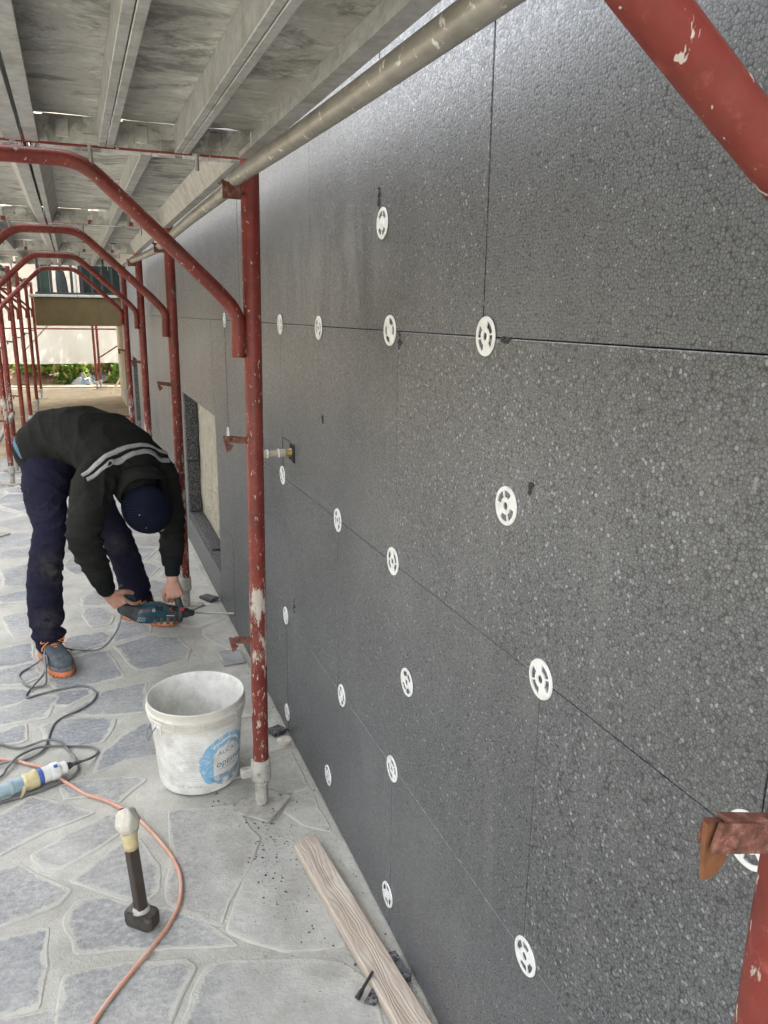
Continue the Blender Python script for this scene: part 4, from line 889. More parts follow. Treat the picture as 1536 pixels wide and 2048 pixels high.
# ------------------------------------------------------------------ bucket
BC = Vector((.277, 2.352, 0))
bk = empty('bucket', BC, 'white plastic bucket with a worn blue print, standing empty on the paving', 'bucket')
bk.rotation_euler = (0, 0, 0)
H = .302; r0, r1 = .1285, .1515
prof = [(0, .004), (.112, .004), (.120, .001), (.126, .005), (.1290, .014)]
def rz(z): return r0+(r1-r0)*z/H
prof += [(rz(z), z) for z in (.03, .06, .09, .12, .15, .18, .21, .232)]
prof += [(rz(.236)+.0010, .2345), (rz(.236)+.006, .2365), (rz(.24)+.0065, .244), (rz(.24)+.003, .246), (rz(.25)+.003, .252), (rz(.25)+.0095, .2535), (rz(.26)+.0098, .2575), (rz(.26)+.0030, .260), (rz(.27)+.0030, .268), (rz(.27)+.0105, .270), (rz(.27)+.0108, .274), (rz(.28)+.0045, .2775), (rz(.29)+.0045, .293), (rz(.3)+.0055, .299), (rz(.3)+.0035, .3025), (rz(.3)-.0005, .301), (rz(.29)-.0025, .29)]
prof += [(rz(z)-.003, z) for z in (.25, .2, .15, .1, .05, .012)]+[(.112, .0075), (0, .0075)]
m = MB(); m.lathe(prof, Matrix.Translation(BC), 72); bo = m.build('bucket_body', M_BUCKET, bk, auto=32)
ha = R(-96.6-52)                                                   # where the wire handle is hooked in, left of the viewer's side
for s, nm in ((0, 'handle_lug'), (math.pi, 'handle_lug')):
    Ml = Matrix.Translation(BC) @ Matrix.Rotation(ha+s, 4, 'Z'); rr = rz(.245)
    m = MB(); m.cbox((rr+.004, -.016, .220), (rr+.0085, -.011, .262), .001, 0, Ml); m.cbox((rr+.004, .011, .220), (rr+.0085, .016, .262), .001, 0, Ml); m.cbox((rr+.003, -.011, .240), (rr+.010, .011, .262), .0015, 0, Ml); m.build(nm, M_WHITEPL, bk)
for k in (1, 4, 8):                                                # little ribs between the rings
    a = R(-96.6-40+k*11.5); Ml = Matrix.Translation(BC) @ Matrix.Rotation(a, 4, 'Z'); rr = rz(.255)
    m = MB(); m.box((rr+.002, -.0008, .238), (rr+.0072, .0008, .276), 0, Ml); m.build('rim_rib', M_WHITEPL, bk)
hp = []
for i in range(25):                                                # bail hanging down round the back, only its near end shows
    t = i/24; a = ha-math.pi*t; rr = rz(.2)+.012+.012*math.sin(math.pi*t)
    hp.append(BC+Vector((rr*math.cos(a), rr*math.sin(a), .252-.085*min(1, math.sin(math.pi*t)*2.4))))
m = MB(); m.tube(hp, .0021, 8); m.build('wire_handle', M_WIRE, bk)
def lettering(txt, size, ang, z, mat, name='lettering', slant=0.0, squash=1.0):
    cu = bpy.data.curves.new('t', 'FONT'); cu.body = txt; cu.size = size; cu.align_x = 'CENTER'; cu.resolution_u = 3; cu.extrude = 0
    t = bpy.data.objects.new('t', cu); col.objects.link(t); me = evaluated(t); bpy.data.objects.remove(t); bpy.data.curves.remove(cu)
    bm = bmesh.new(); bm.from_mesh(me); bmesh.ops.triangulate(bm, faces=bm.faces[:])
    for _ in range(1): bmesh.ops.subdivide_edges(bm, edges=[e for e in bm.edges if e.calc_length() > .012], cuts=2)
    for v in bm.verts:
        u = v.co.x*squash; zz = z+v.co.y+u*slant; rr = rz(zz)+.0007; a = ang+u/rr; v.co = (rr*math.cos(a), rr*math.sin(a), zz)
    bm.to_mesh(me); bm.free(); me.materials.clear(); me.materials.append(mat); me.name = name
    return link(name, me, bk)
A0 = R(-96.6+46)
lettering('AUCAS', .021, A0-.10, .136, M_INK, slant=.03, squash=1.15); lettering('re', .016, A0+.33, .150, M_INK)
lettering('optimax', .034, A0+.02, .094, M_INKBLUE, slant=.02, squash=1.08)
lettering('30 kg', .020, A0+.06, .044, M_INKBLUE); lettering('IDROPITTURA PER INTERNI', .0058, A0-.08, .082, M_INK)
m = MB()                                                           # arc over the maker's name
pts = []
for i in range(15):
    t = R(168-i*11.5); u = .022*math.cos(t)+.012; zz = .149+.021*math.sin(t); rr = rz(zz)+.0008; a = A0-.03+u/rr; pts.append(BC+Vector((rr*math.cos(a), rr*math.sin(a), zz)))
m.tube(pts, .0007, 4); m.build('print_arc', M_INK, bk)
rr_ = random.Random(3); words = ['applicare', 'su', 'muri', 'prodotto', 'pronto', 'resa', 'diluire', 'acqua', 'strato', 'colore', 'mescolare', 'interno', 'asciutto', 'pulito', 'fondo', 'a', 'con', 'per', 'ore', 'mq']
zz = .206
for blk in range(5):
    for ln in range(4 if blk else 2):
        if rr_.random() < .92:
            lettering(' '.join(rr_.choice(words) for _ in range(6 if ln else 2)), .0052, R(-96.6-9), zz, M_INKPALE, squash=.74)
            lettering(' '.join(rr_.choice(words) for _ in range(4 if ln else 2)), .0052, R(-96.6-37), zz+.001, M_INKPALE, squash=.72)
        zz -= .0068
    zz -= .008
lettering('ACQUE  24/10/40', .013, R(-96.6-20), .034, M_INKPALE, slant=-.05, squash=1.1)

# ------------------------------------------------------------------ club hammer standing on its head
hm = empty('hammer', (.042, 1.738, 0), 'heavy club hammer standing upright on its head, the brown handle wrapped in tape', 'hammer')
Mh = Matrix.Translation((.042, 1.738, 0)) @ Matrix.Rotation(math.atan2(-.058, .062), 4, 'Z')
bm = bmesh.new()
L2, W2, H2 = .042, .023, .044
vs = []
for (x, k) in ((-L2, .72), (-L2+.012, 1.0), (L2-.012, 1.0), (L2, .72)):
    vs.append([bm.verts.new((x, sy*W2*k, .022+sz*.022*k)) for sy, sz in ((-1, -1), (1, -1), (1, 1), (-1, 1))])
for i in range(3):
    for k in range(4): bm.faces.new((vs[i][k], vs[i][(k+1) % 4], vs[i+1][(k+1) % 4], vs[i+1][k]))
bm.faces.new(vs[0][::-1]); bm.faces.new(vs[3]); bmesh.ops.recalc_face_normals(bm, faces=bm.faces[:])
bmesh.ops.bevel(bm, geom=bm.edges[:], offset=.0022, segments=2, affect='EDGES'); bm.verts.index_update()
m = MB(); m.add([Mh @ v.co for v in bm.verts], [[v.index for v in f.verts] for f in bm.faces], 0, True); bm.free(); m.build('hammer_head', M_IRON, hm, auto=35)
base = Vector((.042, 1.738, .043)); topv = Vector((.024, 1.752, .318)); ax = (topv-base).normalized()
Mt = Matrix.Translation(base) @ ax.to_track_quat('Z', 'Y').to_matrix().to_4x4() @ Matrix.Rotation(R(-24), 4, 'Z')
m = MB(); m.cbox((-.0135, -.0135, -.004), (.0135, .0135, .255), .003, 0, Mt); m.build('handle', M_BROWNST, hm)
m = MB(); m.lathe([(.017, -.002), (.024, -.001), (.020, .005), (.0155, .007)], Mt, 14)
m.v = [tuple(Vector(v)+Vector([mnoise.noise(Vector(v)*160+Vector((q, 0, 0)))*.003 for q in (0, 9, 18)])) for v in m.v]; m.build('weld_bead', M_GRIT, hm)
def wrap(name, prof, mat, amp, f, seg=22, sq=0.0):
    m = MB(); m.lathe(prof, Mt, seg); out = []
    for v in m.v:
        p = Vector(v); d = Vector([mnoise.noise(p*f+Vector((q, 3, 1))) for q in (0, 7, 13)]); out.append(tuple(p+d*amp))
    m.v = out; return m.build(name, mat, hm)
wrap('tape_sleeve', [(.0, .178), (.0175, .178), (.0185, .190), (.0180, .200), (.0195, .205), (.0200, .214), (.021, .235), (.0, .236)], M_TAPE, .0016, 70)
wrap('tape_knob', [(.0, .222), (.020, .224), (.0265, .234), (.0285, .246), (.0290, .258), (.0262, .270), (.019, .279), (.010, .283), (.0, .283)], M_TAPEW, .0085, 46, 40)
m = MB(); m.cbox((-.001, -.012, .2795), (.009, -.004, .2855), .001, 0, Mt, jit=.001); m.build('handle_end_hole', M_HOLE, hm)
def ribbon(name, pts, w, mat, parent, up=Vector((0, 1, .2))):
    m = MB(); P = smooth_path(pts, 5); vs = []; n = len(P)
    for i, p in enumerate(P):
        t = (P[min(i+1, n-1)]-P[max(i-1, 0)]).normalized(); s = t.cross(up).normalized(); ww = w*(1-.55*i/n)*(1+.3*mnoise.noise(p*90))
        q = up.normalized()*.0005
        vs += [p-s*ww-q, p+s*ww-q, p+s*ww+q, p-s*ww+q]
    fs = [(3, 2, 1, 0)]
    for i in range(n-1):
        for k in range(4): l = (k+1) % 4; fs.append((4*i+k, 4*i+l, 4*i+4+l, 4*i+4+k))
    fs.append((4*n-4, 4*n-3, 4*n-2, 4*n-1)); m.add(vs, fs, 0, False); return m.build(name, mat, parent)
tq = Mt @ Vector((-.010, -.014, .180))
ribbon('tape_tail', [tq, tq+Vector((-.008, -.006, -.016)), tq+Vector((-.016, -.006, -.032)), tq+Vector((-.024, -.004, -.044))], .0050, M_TAPEW, hm)
ribbon('tape_tail', [tq+Vector((-.003, 0, 0)), tq+Vector((-.014, -.004, -.010)), tq+Vector((-.022, -.004, -.018))], .0030, M_TAPEW, hm)
ribbon('tape_tail', [tq+Vector((.005, -.003, 0)), tq+Vector((.003, -.006, -.022)), tq+Vector((.007, -.004, -.040)), tq+Vector((.002, -.003, -.052))], .0042, M_TAPEW, hm)

# ------------------------------------------------------------------ cables and plug
def cable(name, pts, rad, mat, label, cat):
    P = smooth_path(pts, 6); m = MB(); m.tube(P, rad, 10); return tag(m.build(name, mat), label, cat)
z0 = .0046
C1 = [(.102, 3.50, .20), (.098, 3.47, .165), (.078, 3.46, .11), (.040, 3.46, .055), (-.010, 3.47, .018), (-.075, 3.515, z0), (-.125, 3.545, z0), (-.165, 3.50, .045), (-.185, 3.475, .093), (-.207, 3.455, .096), (-.222, 3.42, .088), (-.228, 3.385, .075), (-.226, 3.335, .068), (-.222, 3.27, .05), (-.222, 3.225, .014), (-.232, 3.205, z0), (-.252, 3.202, z0), (-.279, 3.208, z0), (-.312, 3.262, z0), (-.331, 3.326, z0), (-.322, 3.373, z0), (-.290, 3.40, .010), (-.255, 3.385, .035), (-.229, 3.365, .066), (-.2175, 3.335, .073), (-.217, 3.295, .055), (-.236, 3.262, .026), (-.262, 3.222, .013), (-.290, 3.165, z0), (-.296, 3.128, z0), (-.285, 3.118, z0), (-.247, 3.130, z0), (-.174, 3.148, z0), (-.1, 3.152, z0), (-.062, 3.134, z0), (-.037, 3.085, z0), (-.033, 3.048, z0), (-.05, 2.994, z0), (-.094, 2.943, z0),
      (-.15, 2.908, z0), (-.182, 2.868, z0), (-.196, 2.812, z0), (-.204, 2.752, z0), (-.21, 2.714, z0), (-.221, 2.678, z0), (-.245, 2.653, z0), (-.279, 2.637, z0), (-.318, 2.632, .012), (-.38, 2.64, z0), (-.46, 2.68, z0), (-.49, 2.76, z0), (-.44, 2.80, z0),
      (-.362, 2.774, z0), (-.325, 2.745, z0), (-.29, 2.725, z0), (-.248, 2.732, .008), (-.215, 2.735, .013), (-.182, 2.725, .013), (-.153, 2.691, .012), (-.129, 2.633, z0), (-.111, 2.569, .010), (-.105, 2.525, z0), (-.111, 2.496, z0), (-.136, 2.468, z0), (-.18, 2.448, z0), (-.222, 2.430, z0), (-.264, 2.420, z0), (-.305, 2.412, z0), (-.36, 2.40, z0), (-.46, 2.38, z0), (-.54, 2.42, z0), (-.52, 2.50, z0), (-.43, 2.52, z0),
      (-.346, 2.558, z0), (-.327, 2.596, .011), (-.301, 2.646, .014), (-.269, 2.682, .010), (-.23, 2.697, .010), (-.172, 2.695, z0), (-.125, 2.677, z0), (-.065, 2.65, z0), (-.042, 2.617, z0), (-.043, 2.593, z0), (-.064, 2.559, .012), (-.100, 2.523, .026)]
cable('power_cable', C1, .0043, M_GREYCAB, 'grey power cable looping from the drill over the shoe and across the paving', 'cable')
C2 = [(-.60, 2.82, .006), (-.46, 2.74, .006), (-.378, 2.692, .006), (-.354, 2.674, .006), (-.296, 2.636, .006), (-.261, 2.604, .006), (-.217, 2.567, .006), (-.183, 2.51, .006), (-.151, 2.461, .006), (-.114, 2.403, .006), (-.083, 2.356, .006), (-.035, 2.31, .006), (.006, 2.26, .006), (.046, 2.203, .006), (.076, 2.143, .006), (.112, 2.049, .006), (.142, 1.95, .006), (.152, 1.862, .006), (.138, 1.773, .006), (.105, 1.706, .006), (.06, 1.648, .006), (.014, 1.596, .006), (-.038, 1.536, .006), (-.07, 1.493, .006), (-.093, 1.45, .006), (-.14, 1.35, .006), (-.24, 1.22, .006)]
cable('extension_cable', C2, .0056, M_ORANGE, 'pinkish orange cable curving over the paving round the hammer', 'cable')
pa, pb = Vector((-.36, 2.416, .029)), Vector((-.100, 2.523, .027)); ax = (pb-pa).normalized()
pc = empty('plug_coupling', (-.2, 2.48, 0), 'blue and white industrial plug coupling bound with yellowed tape on the paving', 'plug')
Mp = Matrix.Translation(pa) @ ax.to_track_quat('Z', 'Y').to_matrix().to_4x4(); Lp = (pb-pa).length
def pl(name, prof, mat, amp=0, f=60, seg=20):
    m = MB(); m.lathe([(r, z) for r, z in prof], Mp, seg)
    if amp: m.v = [tuple(Vector(v)+Vector([mnoise.noise(Vector(v)*f+Vector((q, 0, 5))) for q in (0, 9, 18)])*amp) for v in m.v]
    return m.build(name, mat, pc, auto=40)
pl('grey_socket', [(0, -.03), (.017, -.03), (.021, .0), (.021, .055), (.026, .056), (.026, .064), (.024, .066), (.024, .13), (0, .13)], M_GREYPL)
pl('tape_binding', [(0, .096), (.024, .096), (.0275, .104), (.027, .112), (.029, .120), (.0285, .132), (.030, .140), (.026, .147), (0, .147)], M_TAPE, .0042, 75, 30)
pl('blue_ring', [(0, .140), (.0275, .140), (.0285, .144), (.0285, .157), (.0265, .159), (0, .159)], M_BLUEPL)
pl('white_body', [(0, .157), (.0265, .157), (.0265, .186), (.0245, .188), (.0245, .212), (.022, .214), (.022, .236), (.020, .238), (0, .238)], M_WHITEPL)
pl('clamp_nut', [(.0, .186), (.0292, .186), (.0300, .189), (.0300, .209), (.0290, .212), (.0, .212)], M_WHITEPL, seg=10)
m = MB(); m.cbox((-.006, .0285, .193), (.006, .0315, .205), .001, 0, Mp @ Matrix.Rotation(R(30), 4, 'Z')); m.build('rating_mark', M_BLUEPL, pc)
sr = [(0, .236), (.012, .236), (.0135, .241), (.0105, .252)]
for k in range(6): sr += [(.0085-k*.0004, .256+k*.0055), (.0068-k*.0004, .2585+k*.0055)]
pl('strain_relief', sr+[(0, .29)], M_BLACK)
m = MB(); tt = Mp @ Vector((-.012, .018, .100)); ribbon('tape_tail', [Vector((-.262, 2.43, .03)), Vector((-.268, 2.415, .016)), Vector((-.276, 2.405, .006))], .006, M_TAPE, pc)

# ------------------------------------------------------------------ wooden board, dowel nail, rubble
th = .024
p1, p2, p3, p4 = Vector((.474, 1.862, 0)), Vector((.538, 1.880, 0)), Vector((.604, 1.10, 0)), Vector((.530, 1.09, 0))
a0 = (p1+p2)/2; d = Vector((.060, -.70, 0)).normalized(); ang = math.atan2(d.x, -d.y)
Mb = Matrix.Translation(a0) @ Matrix.Rotation(ang, 4, 'Z')
board = empty('wooden_board', a0, 'weathered sawn wooden board lying along the foot of the wall', 'board')
m = MB(); n = 24; L = 1.05; w = .036; vs = []
for i in range(n+1):
    y = -L*i/n
    e1 = .0014*mnoise.noise(Vector((y*14, 1, 0)))+.0007*mnoise.noise(Vector((y*60, 1, 0))); e2 = .0014*mnoise.noise(Vector((y*14, 7, 0)))+.0007*mnoise.noise(Vector((y*60, 9, 0)))
    if i == 0: y += .0
    for (x, z) in ((-w+e1, .004), (-w+e1, .004+th-.003), (-w+.003+e1, .004+th), (w-.003+e2, .004+th), (w+e2, .004+th-.003), (w+e2, .004)):
        yy = y+(x*.28 if i == 0 else 0); vs.append((x, yy, z))
fs = [(0, 1, 2, 3, 4, 5)]
for i in range(n):
    for k in range(6): l = (k+1) % 6; fs.append((6*i+k, 6*i+6+k, 6*i+6+l, 6*i+l))
fs.append(tuple(6*n+k for k in range(6))[::-1])
me = bpy.data.meshes.new('plank_body'); me.from_pydata(vs, [], fs); me.materials.append(M_WOOD); me.update()
bo = link('plank_body', me, board); board.rotation_euler = (0, 0, ang)
bm = bmesh.new(); bm.from_mesh(me); bmesh.ops.recalc_face_normals(bm, faces=bm.faces[:]); bm.to_mesh(me); bm.free()
nl = MB(); A, B = Vector((.474, 1.328, .008)), Vector((.524, 1.360, .036)); dd = (B-A)
nl.tube([A, A+dd*.03, A+dd*.28, A+dd*.36, A+dd*.97, B], [.0068, .0068, .0055, .0038, .0036, .003], 10); 
tag(nl.build('plastic_nail', M_BLACK), 'black plastic wall plug leaning on the edge of the wooden board', 'wall plug')
def chunk(name, c, s, mat, rot, label, cat='rubble', jit=.2):
    Mx = Matrix.Translation(c) @ Matrix.Rotation(rot, 4, 'Z'); m = MB()
    m.cbox((-s[0], -s[1], 0), (s[0], s[1], s[2]), min(s)*.25, 0, Mx, jit=min(s)*jit)
    return tag(m.build(name, mat), label, cat)
chunk('foam_scrap', (.590, 1.372, .0), (.019, .042, .022), M_EPSCUT, .1, 'dark grey foam offcut wedged between the board and the wall', 'foam scrap')
chunk('foam_scrap', (.511, 1.322, .0), (.020, .013, .014), M_EPSCUT, .7, 'dark grey foam offcut sticking out under the left edge of the board', 'foam scrap')
chunk('foam_scrap', (.578, 2.52, .0), (.030, .030, .016), M_EPSCUT, .4, 'grey foam crumb at the wall foot behind the splashed post', 'foam scrap')
chunk('mortar_lump', (.590, 2.435, .0), (.020, .018, .024), M_TAPEW, .3, 'cream mortar lump at the wall foot behind the splashed post')
chunk('tile_piece', (.540, 3.20, .0), (.052, .066, .020), M_CONC, .04, 'pale flat stone piece on the paving behind the splashed post', 'stone piece')
chunk('foam_scrap', (.565, 3.98, .0), (.030, .05, .020), M_EPSCUT, .5, 'dark foam offcut on the paving beyond the drill bit', 'foam scrap')
def scatter(name, n, mat, fn, label, cat, s0, s1):
    m = MB(); rr = random.Random(len(name)+n)
    for _ in range(n):
        x, y = fn(rr)
        if x > WX-.008: continue
        s = rr.uniform(s0, s1)*rr.choice([1, 1, .6, .5]); Mx = Matrix.Translation((x, y, .0)) @ Matrix.Rotation(rr.uniform(0, 6), 4, 'Z') @ Matrix.Rotation(rr.uniform(-.5, .5), 4, 'X')
        vs = [Mx @ Vector((s*rr.uniform(.6, 1.3)*q[0], s*rr.uniform(.5, 1.0)*q[1], s*rr.uniform(.5, .9)*q[2])) for q in ((1, 0, 0), (-.5, .9, 0), (-.5, -.9, 0), (.1, .1, 1.0), (-.1, 0, -.7))]
        m.add(vs, [(0, 1, 3), (1, 2, 3), (2, 0, 3), (1, 0, 4), (2, 1, 4), (0, 2, 4)])
    o = m.build(name, mat); return tag(o, label, cat, kind='stuff')
def f1(rr):
    c = rr.choice([(.385, 1.90, .05, .10), (.40, 1.76, .055, .11), (.37, 1.98, .06, .06), (.44, 1.60, .08, .22), (.34, 2.15, .04, .06), (.55, 2.0, .05, .3), (.595, 2.3, .02, .5), (.50, 1.42, .05, .06)]); return rr.gauss(c[0], c[2]), rr.gauss(c[1], c[3])
scatter('foam_crumbs', 430, M_CHIP, f1, 'dark foam crumbs strewn over the dusty paving before the post', 'foam crumbs', .0016, .0052)
def f2(rr):
    if rr.random() < .6:
        t = rr.random(); k = rr.choice([0, 1]); p = (Vector((.352, 2.10, 0)).lerp(Vector((.455, 2.03, 0)), t) if k else Vector((.455, 2.03, 0)).lerp(Vector((.53, 2.15, 0)), t)); return p.x+rr.gauss(0, .008), p.y+rr.gauss(-.004, .008)
    return rr.uniform(.2, .61), rr.uniform(1.2, 3.2)
scatter('mortar_grit', 900, M_GRIT, f2, 'pale mortar grit around the jack plate and over the paving', 'grit', .0012, .0040)

# ------------------------------------------------------------------ far end: netting, poles, weeds, sheets
nb = MB(); nx, nz = 60, 10
for i in range(nx+1):
    for j in range(nz+1):
        x = -9+13.5*i/nx; z = .455+6.2*(j/nz)**1.5
        nb.v.append((x, 17.2+.22*(x-.3)*-.28+.05*math.sin(x*2.1+z)+.05*mnoise.noise(Vector((x*1.6, z*1.3, 0))), z+.02*mnoise.noise(Vector((x*2.2, 0, 4)))))
for i in range(nx):
    for j in range(nz): q = i*(nz+1)+j; nb.f.append((q, q+nz+1, q+nz+2, q+1)); nb.mi.append(0); nb.sm.append(True)
tag(nb.build('scaffold_netting', M_NET), 'cream scaffold netting hung across the far end above the weeds', 'netting')
sb = MB()
for i in range(31):
    for j in range(8):
        y = -6+25.0*i/30; z = .62+6.0*(j/7)**1.4
        sb.v.append((-3.0+.06*math.sin(y*1.7+z)+.05*mnoise.noise(Vector((y, z, 2))), y, z))
FP = [((.352, 16.30), .0, 'left red post of the pair in front of the cream netting'), ((.43, 16.62), .0, 'right red post of the pair in front of the cream netting')]
for (x, y), l, lab in FP:
    t = empty('far_post', (x, y, 0), lab, 'scaffold post', 'red posts before the netting'); m = MB(); m.tube([(x, y, .12), (x-.012, y, 4.0)], .0242, 14); m.build('post', M_REDC, t); post_jack(t, x, y, 0)
m = MB(); m.tube([(-6, 16.0+1.7, 1.165), (.34, 16.26, 1.165)], .014, 10); m.tube([(.37, 16.25, 1.165), (3.0, 15.66, 1.165)], .014, 10); tag(m.build('guard_rail', M_REDC), 'thin red rail running level across the cream netting', 'scaffold tube')
m = MB(); m.tube([(-3.5, 17.1, .045), (2.4, 15.85, .055)], .013, 10); tag(m.build('ground_rail', M_TUBE), 'grey tube lying level near the ground before the weeds', 'scaffold tube')
m = MB(); m.tube([(-.95, 16.75, .70), (.05, 16.55, 1.75)], .013, 10); tag(m.build('cross_brace', M_TUBE), 'thin grey brace rising to the right at the left of the netting', 'scaffold tube', 'cross braces')
m = MB(); m.tube([(.40, 16.3, .60), (1.5, 16.0, 1.32)], .013, 10); tag(m.build('cross_brace', M_REDC), 'thin red brace rising to the right from the pair of posts', 'scaffold tube', 'cross braces')
m = MB(); m.cbox((-.016, -.014, 0), (.016, .014, .68), .002, 0, Matrix.Translation((.566, 15.47, 0)) @ Matrix.Rotation(R(-28), 4, 'X') @ Matrix.Rotation(R(33), 4, 'Y')); tag(m.build('wooden_stake', M_STAKE), 'pale wooden stake leaning by the wall at the far end', 'stake')
# earth bank
em = MB(); nx, ny = 50, 14
for i in range(nx+1):
    for j in range(ny+1):
        x = -9+17*i/nx; y = 17.7+4.5*j/ny; t = j/ny
        h = .02+.55*(1-math.exp(-t*3.0))+.28*mnoise.noise(Vector((x*.8, y*.8, 0)))*min(1, t*3)+.10*mnoise.noise(Vector((x*3, y*3, 0)))*min(1, t*4)+.32*math.exp(-((x+1.15)/.8)**2-((y-18.7)/.6)**2)
        if j == 0: h = -.06
        em.v.append((x, y, h))
for i in range(nx):
    for j in range(ny): q = i*(ny+1)+j; em.f.append((q, q+ny+1, q+ny+2, q+1)); em.mi.append(0); em.sm.append(True)
tag(em.build('earth_bank', M_EARTH), kind='structure')
def leaves(name, c, n, sx, sy, sz, mat, size, rnd, parent, tall=.0):
    vs = []; fs = []
    for _ in range(n):
        a = rnd.uniform(0, 6.283); rr = math.sqrt(rnd.random()); h = rnd.random()
        w = (1-.55*h)
        p = Vector(c)+Vector((sx*rr*w*math.cos(a), sy*rr*w*math.sin(a), sz*h*(.6+.4*rnd.random())))
        d = Vector((rnd.gauss(0, 1), rnd.gauss(0, 1), rnd.gauss(.4+tall, .7))).normalized(); s = d.cross(Vector((rnd.gauss(0, 1), rnd.gauss(0, 1), .3))).normalized()
        L = size*rnd.uniform(.6, 1.5); W = L*rnd.uniform(.22, .40); b = len(vs)
        vs += [p, p+d*L*.45+s*W, p+d*L, p+d*L*.45-s*W]; fs.append((b, b+1, b+2, b+3))
    me = bpy.data.meshes.new(name); o = parent.matrix_world.translation
    me.from_pydata([tuple(v-o) for v in vs], [], fs); me.materials.append(mat); return link(name, me, parent)
WD = [(-.42, 18.0, .42, .55, 'tall bright green weed clump left of centre below the netting'), (-.05, 17.85, .36, .42, 'bright green weed clump under the balcony below the netting'), (.22, 18.3, .40, .45, 'green weed clump left of the pair of posts'), (.66, 18.0, .35, .40, 'low green weed clump right of the pair of posts'),
      (.98, 17.6, .38, .42, 'green weed clump beside the wooden stake'), (1.35, 18.2, .45, .55, 'leafy weed clump by the house corner'), (-.85, 18.1, .35, .38, 'weed clump growing on the brown earth heap'), (-1.45, 18.4, .40, .50, 'weed clump at the far left below the netting'), (.5, 18.9, .5, .62, 'weed clump behind the crumpled sheet'),
      (-.15, 19.0, .55, .62, 'tall weed clump in front of the concrete posts'), (1.9, 18.8, .5, .6, 'weed clump past the house corner'), (-2.2, 18.8, .5, .6, 'outermost weed clump at the left end of the bank')]
rr = random.Random(12)
for k, (x, y, w, h, lab) in enumerate(WD):
    t = empty('weed_clump', (x, y, 0), lab, 'weeds', 'weed clumps on the bank')
    gz = .05 if y < 18 else .22
    leaves('foliage', (x, y, gz), 950, w*1.1, w*.7, h*1.15, M_LEAF if k % 4 != 3 else M_LEAF2, .075, rr, t)
    leaves('dry_stalks', (x, y, gz), 60, w*1.1, w*.8, h*.8, M_LEAF2, .16, rr, t, 1.6)
for (x, y, h, lab) in ((-.30, 20.0, 1.0, 'left grey concrete fence post beyond the weeds'), (.10, 20.2, 1.05, 'middle grey concrete fence post beyond the weeds'), (.32, 20.1, .95, 'right grey concrete fence post beyond the weeds')):
    m = MB(); m.cbox((x-.06, y-.06, .3), (x+.06, y+.06, h), .008, jit=.004); tag(m.build('fence_post', M_CONC), lab, 'fence post', 'concrete fence posts')
def sheet(c, sx, sy, h, label, seed):
    m = MB(); n = 16
    for i in range(n+1):
        for j in range(n+1):
            u, v = i/n*2-1, j/n*2-1
            z = h*(1-abs(u)**2)*(1-v*v)+.10*mnoise.noise(Vector((u*2.5, v*2.5, seed)))+.04*mnoise.noise(Vector((u*7, v*7, seed)))
            m.v.append((c[0]+u*sx+.05*mnoise.noise(Vector((u*3, v*3, seed+9))), c[1]+v*sy, c[2]+z))
    for i in range(n):
        for j in range(n): q = i*(n+1)+j; m.f.append((q, q+n+1, q+n+2, q+1)); m.mi.append(0); m.sm.append(False)
    tag(m.build('plastic_sheet', M_SHEET), label, 'plastic sheet', 'crumpled plastic sheets')
sheet((.14, 17.75, .0), .26, .3, .20, 'crumpled blue and white plastic sheet left of the pair of posts', 2); sheet((.85, 18.2, .06), .5, .4, .30, 'crumpled pale plastic sheet between the posts and the wooden stake', 5)
# tree standing beyond the netting, whose leaves dapple it
tr = empty('tree', (2.2, 19.0, 0), 'leafy tree standing beyond the netting at the far end', 'tree')
m = MB(); m.tube(smooth_path([(2.2, 19.0, 0), (2.2, 19.0, 1.5), (1.7, 19.0, 2.9), (1.3, 18.95, 4.2)], 4), [.14-.006*i for i in range(13)], 12)
for q in range(7):
    a = q*.9; m.tube(smooth_path([(1.75, 19.0, 2.5+q*.2), (1.5+.6*math.cos(a), 18.97+.2*math.sin(a), 3.1+q*.22), (1.3+1.3*math.cos(a), 18.97+.35*math.sin(a), 3.5+q*.24)], 3), [.05-.005*i for i in range(7)], 8)
m.build('trunk', M_BARK, tr)
vs = []; fs = []
for q in range(95):
    a = rr.uniform(0, 6.28); rad = 1.9*math.sqrt(rr.random()); c = Vector((1.1+rad*1.15*math.cos(a), 18.95+rad*.20*math.sin(a), rr.uniform(2.9, 5.6)))
    for _ in range(95):
        p = c+Vector([rr.gauss(0, .22) for _ in range(3)]); d = Vector([rr.gauss(0, 1) for _ in range(3)]).normalized(); s = d.orthogonal().normalized(); L = rr.uniform(.09, .17); b = len(vs)
        vs += [p, p+d*L*.5+s*L*.32, p+d*L, p+d*L*.5-s*L*.32]; fs.append((b, b+1, b+2, b+3))
me = bpy.data.meshes.new('crown'); me.from_pydata([tuple(v-Vector((2.2, 19.0, 0))) for v in vs], [], fs); me.materials.append(M_LEAF3); link('crown', me, tr)

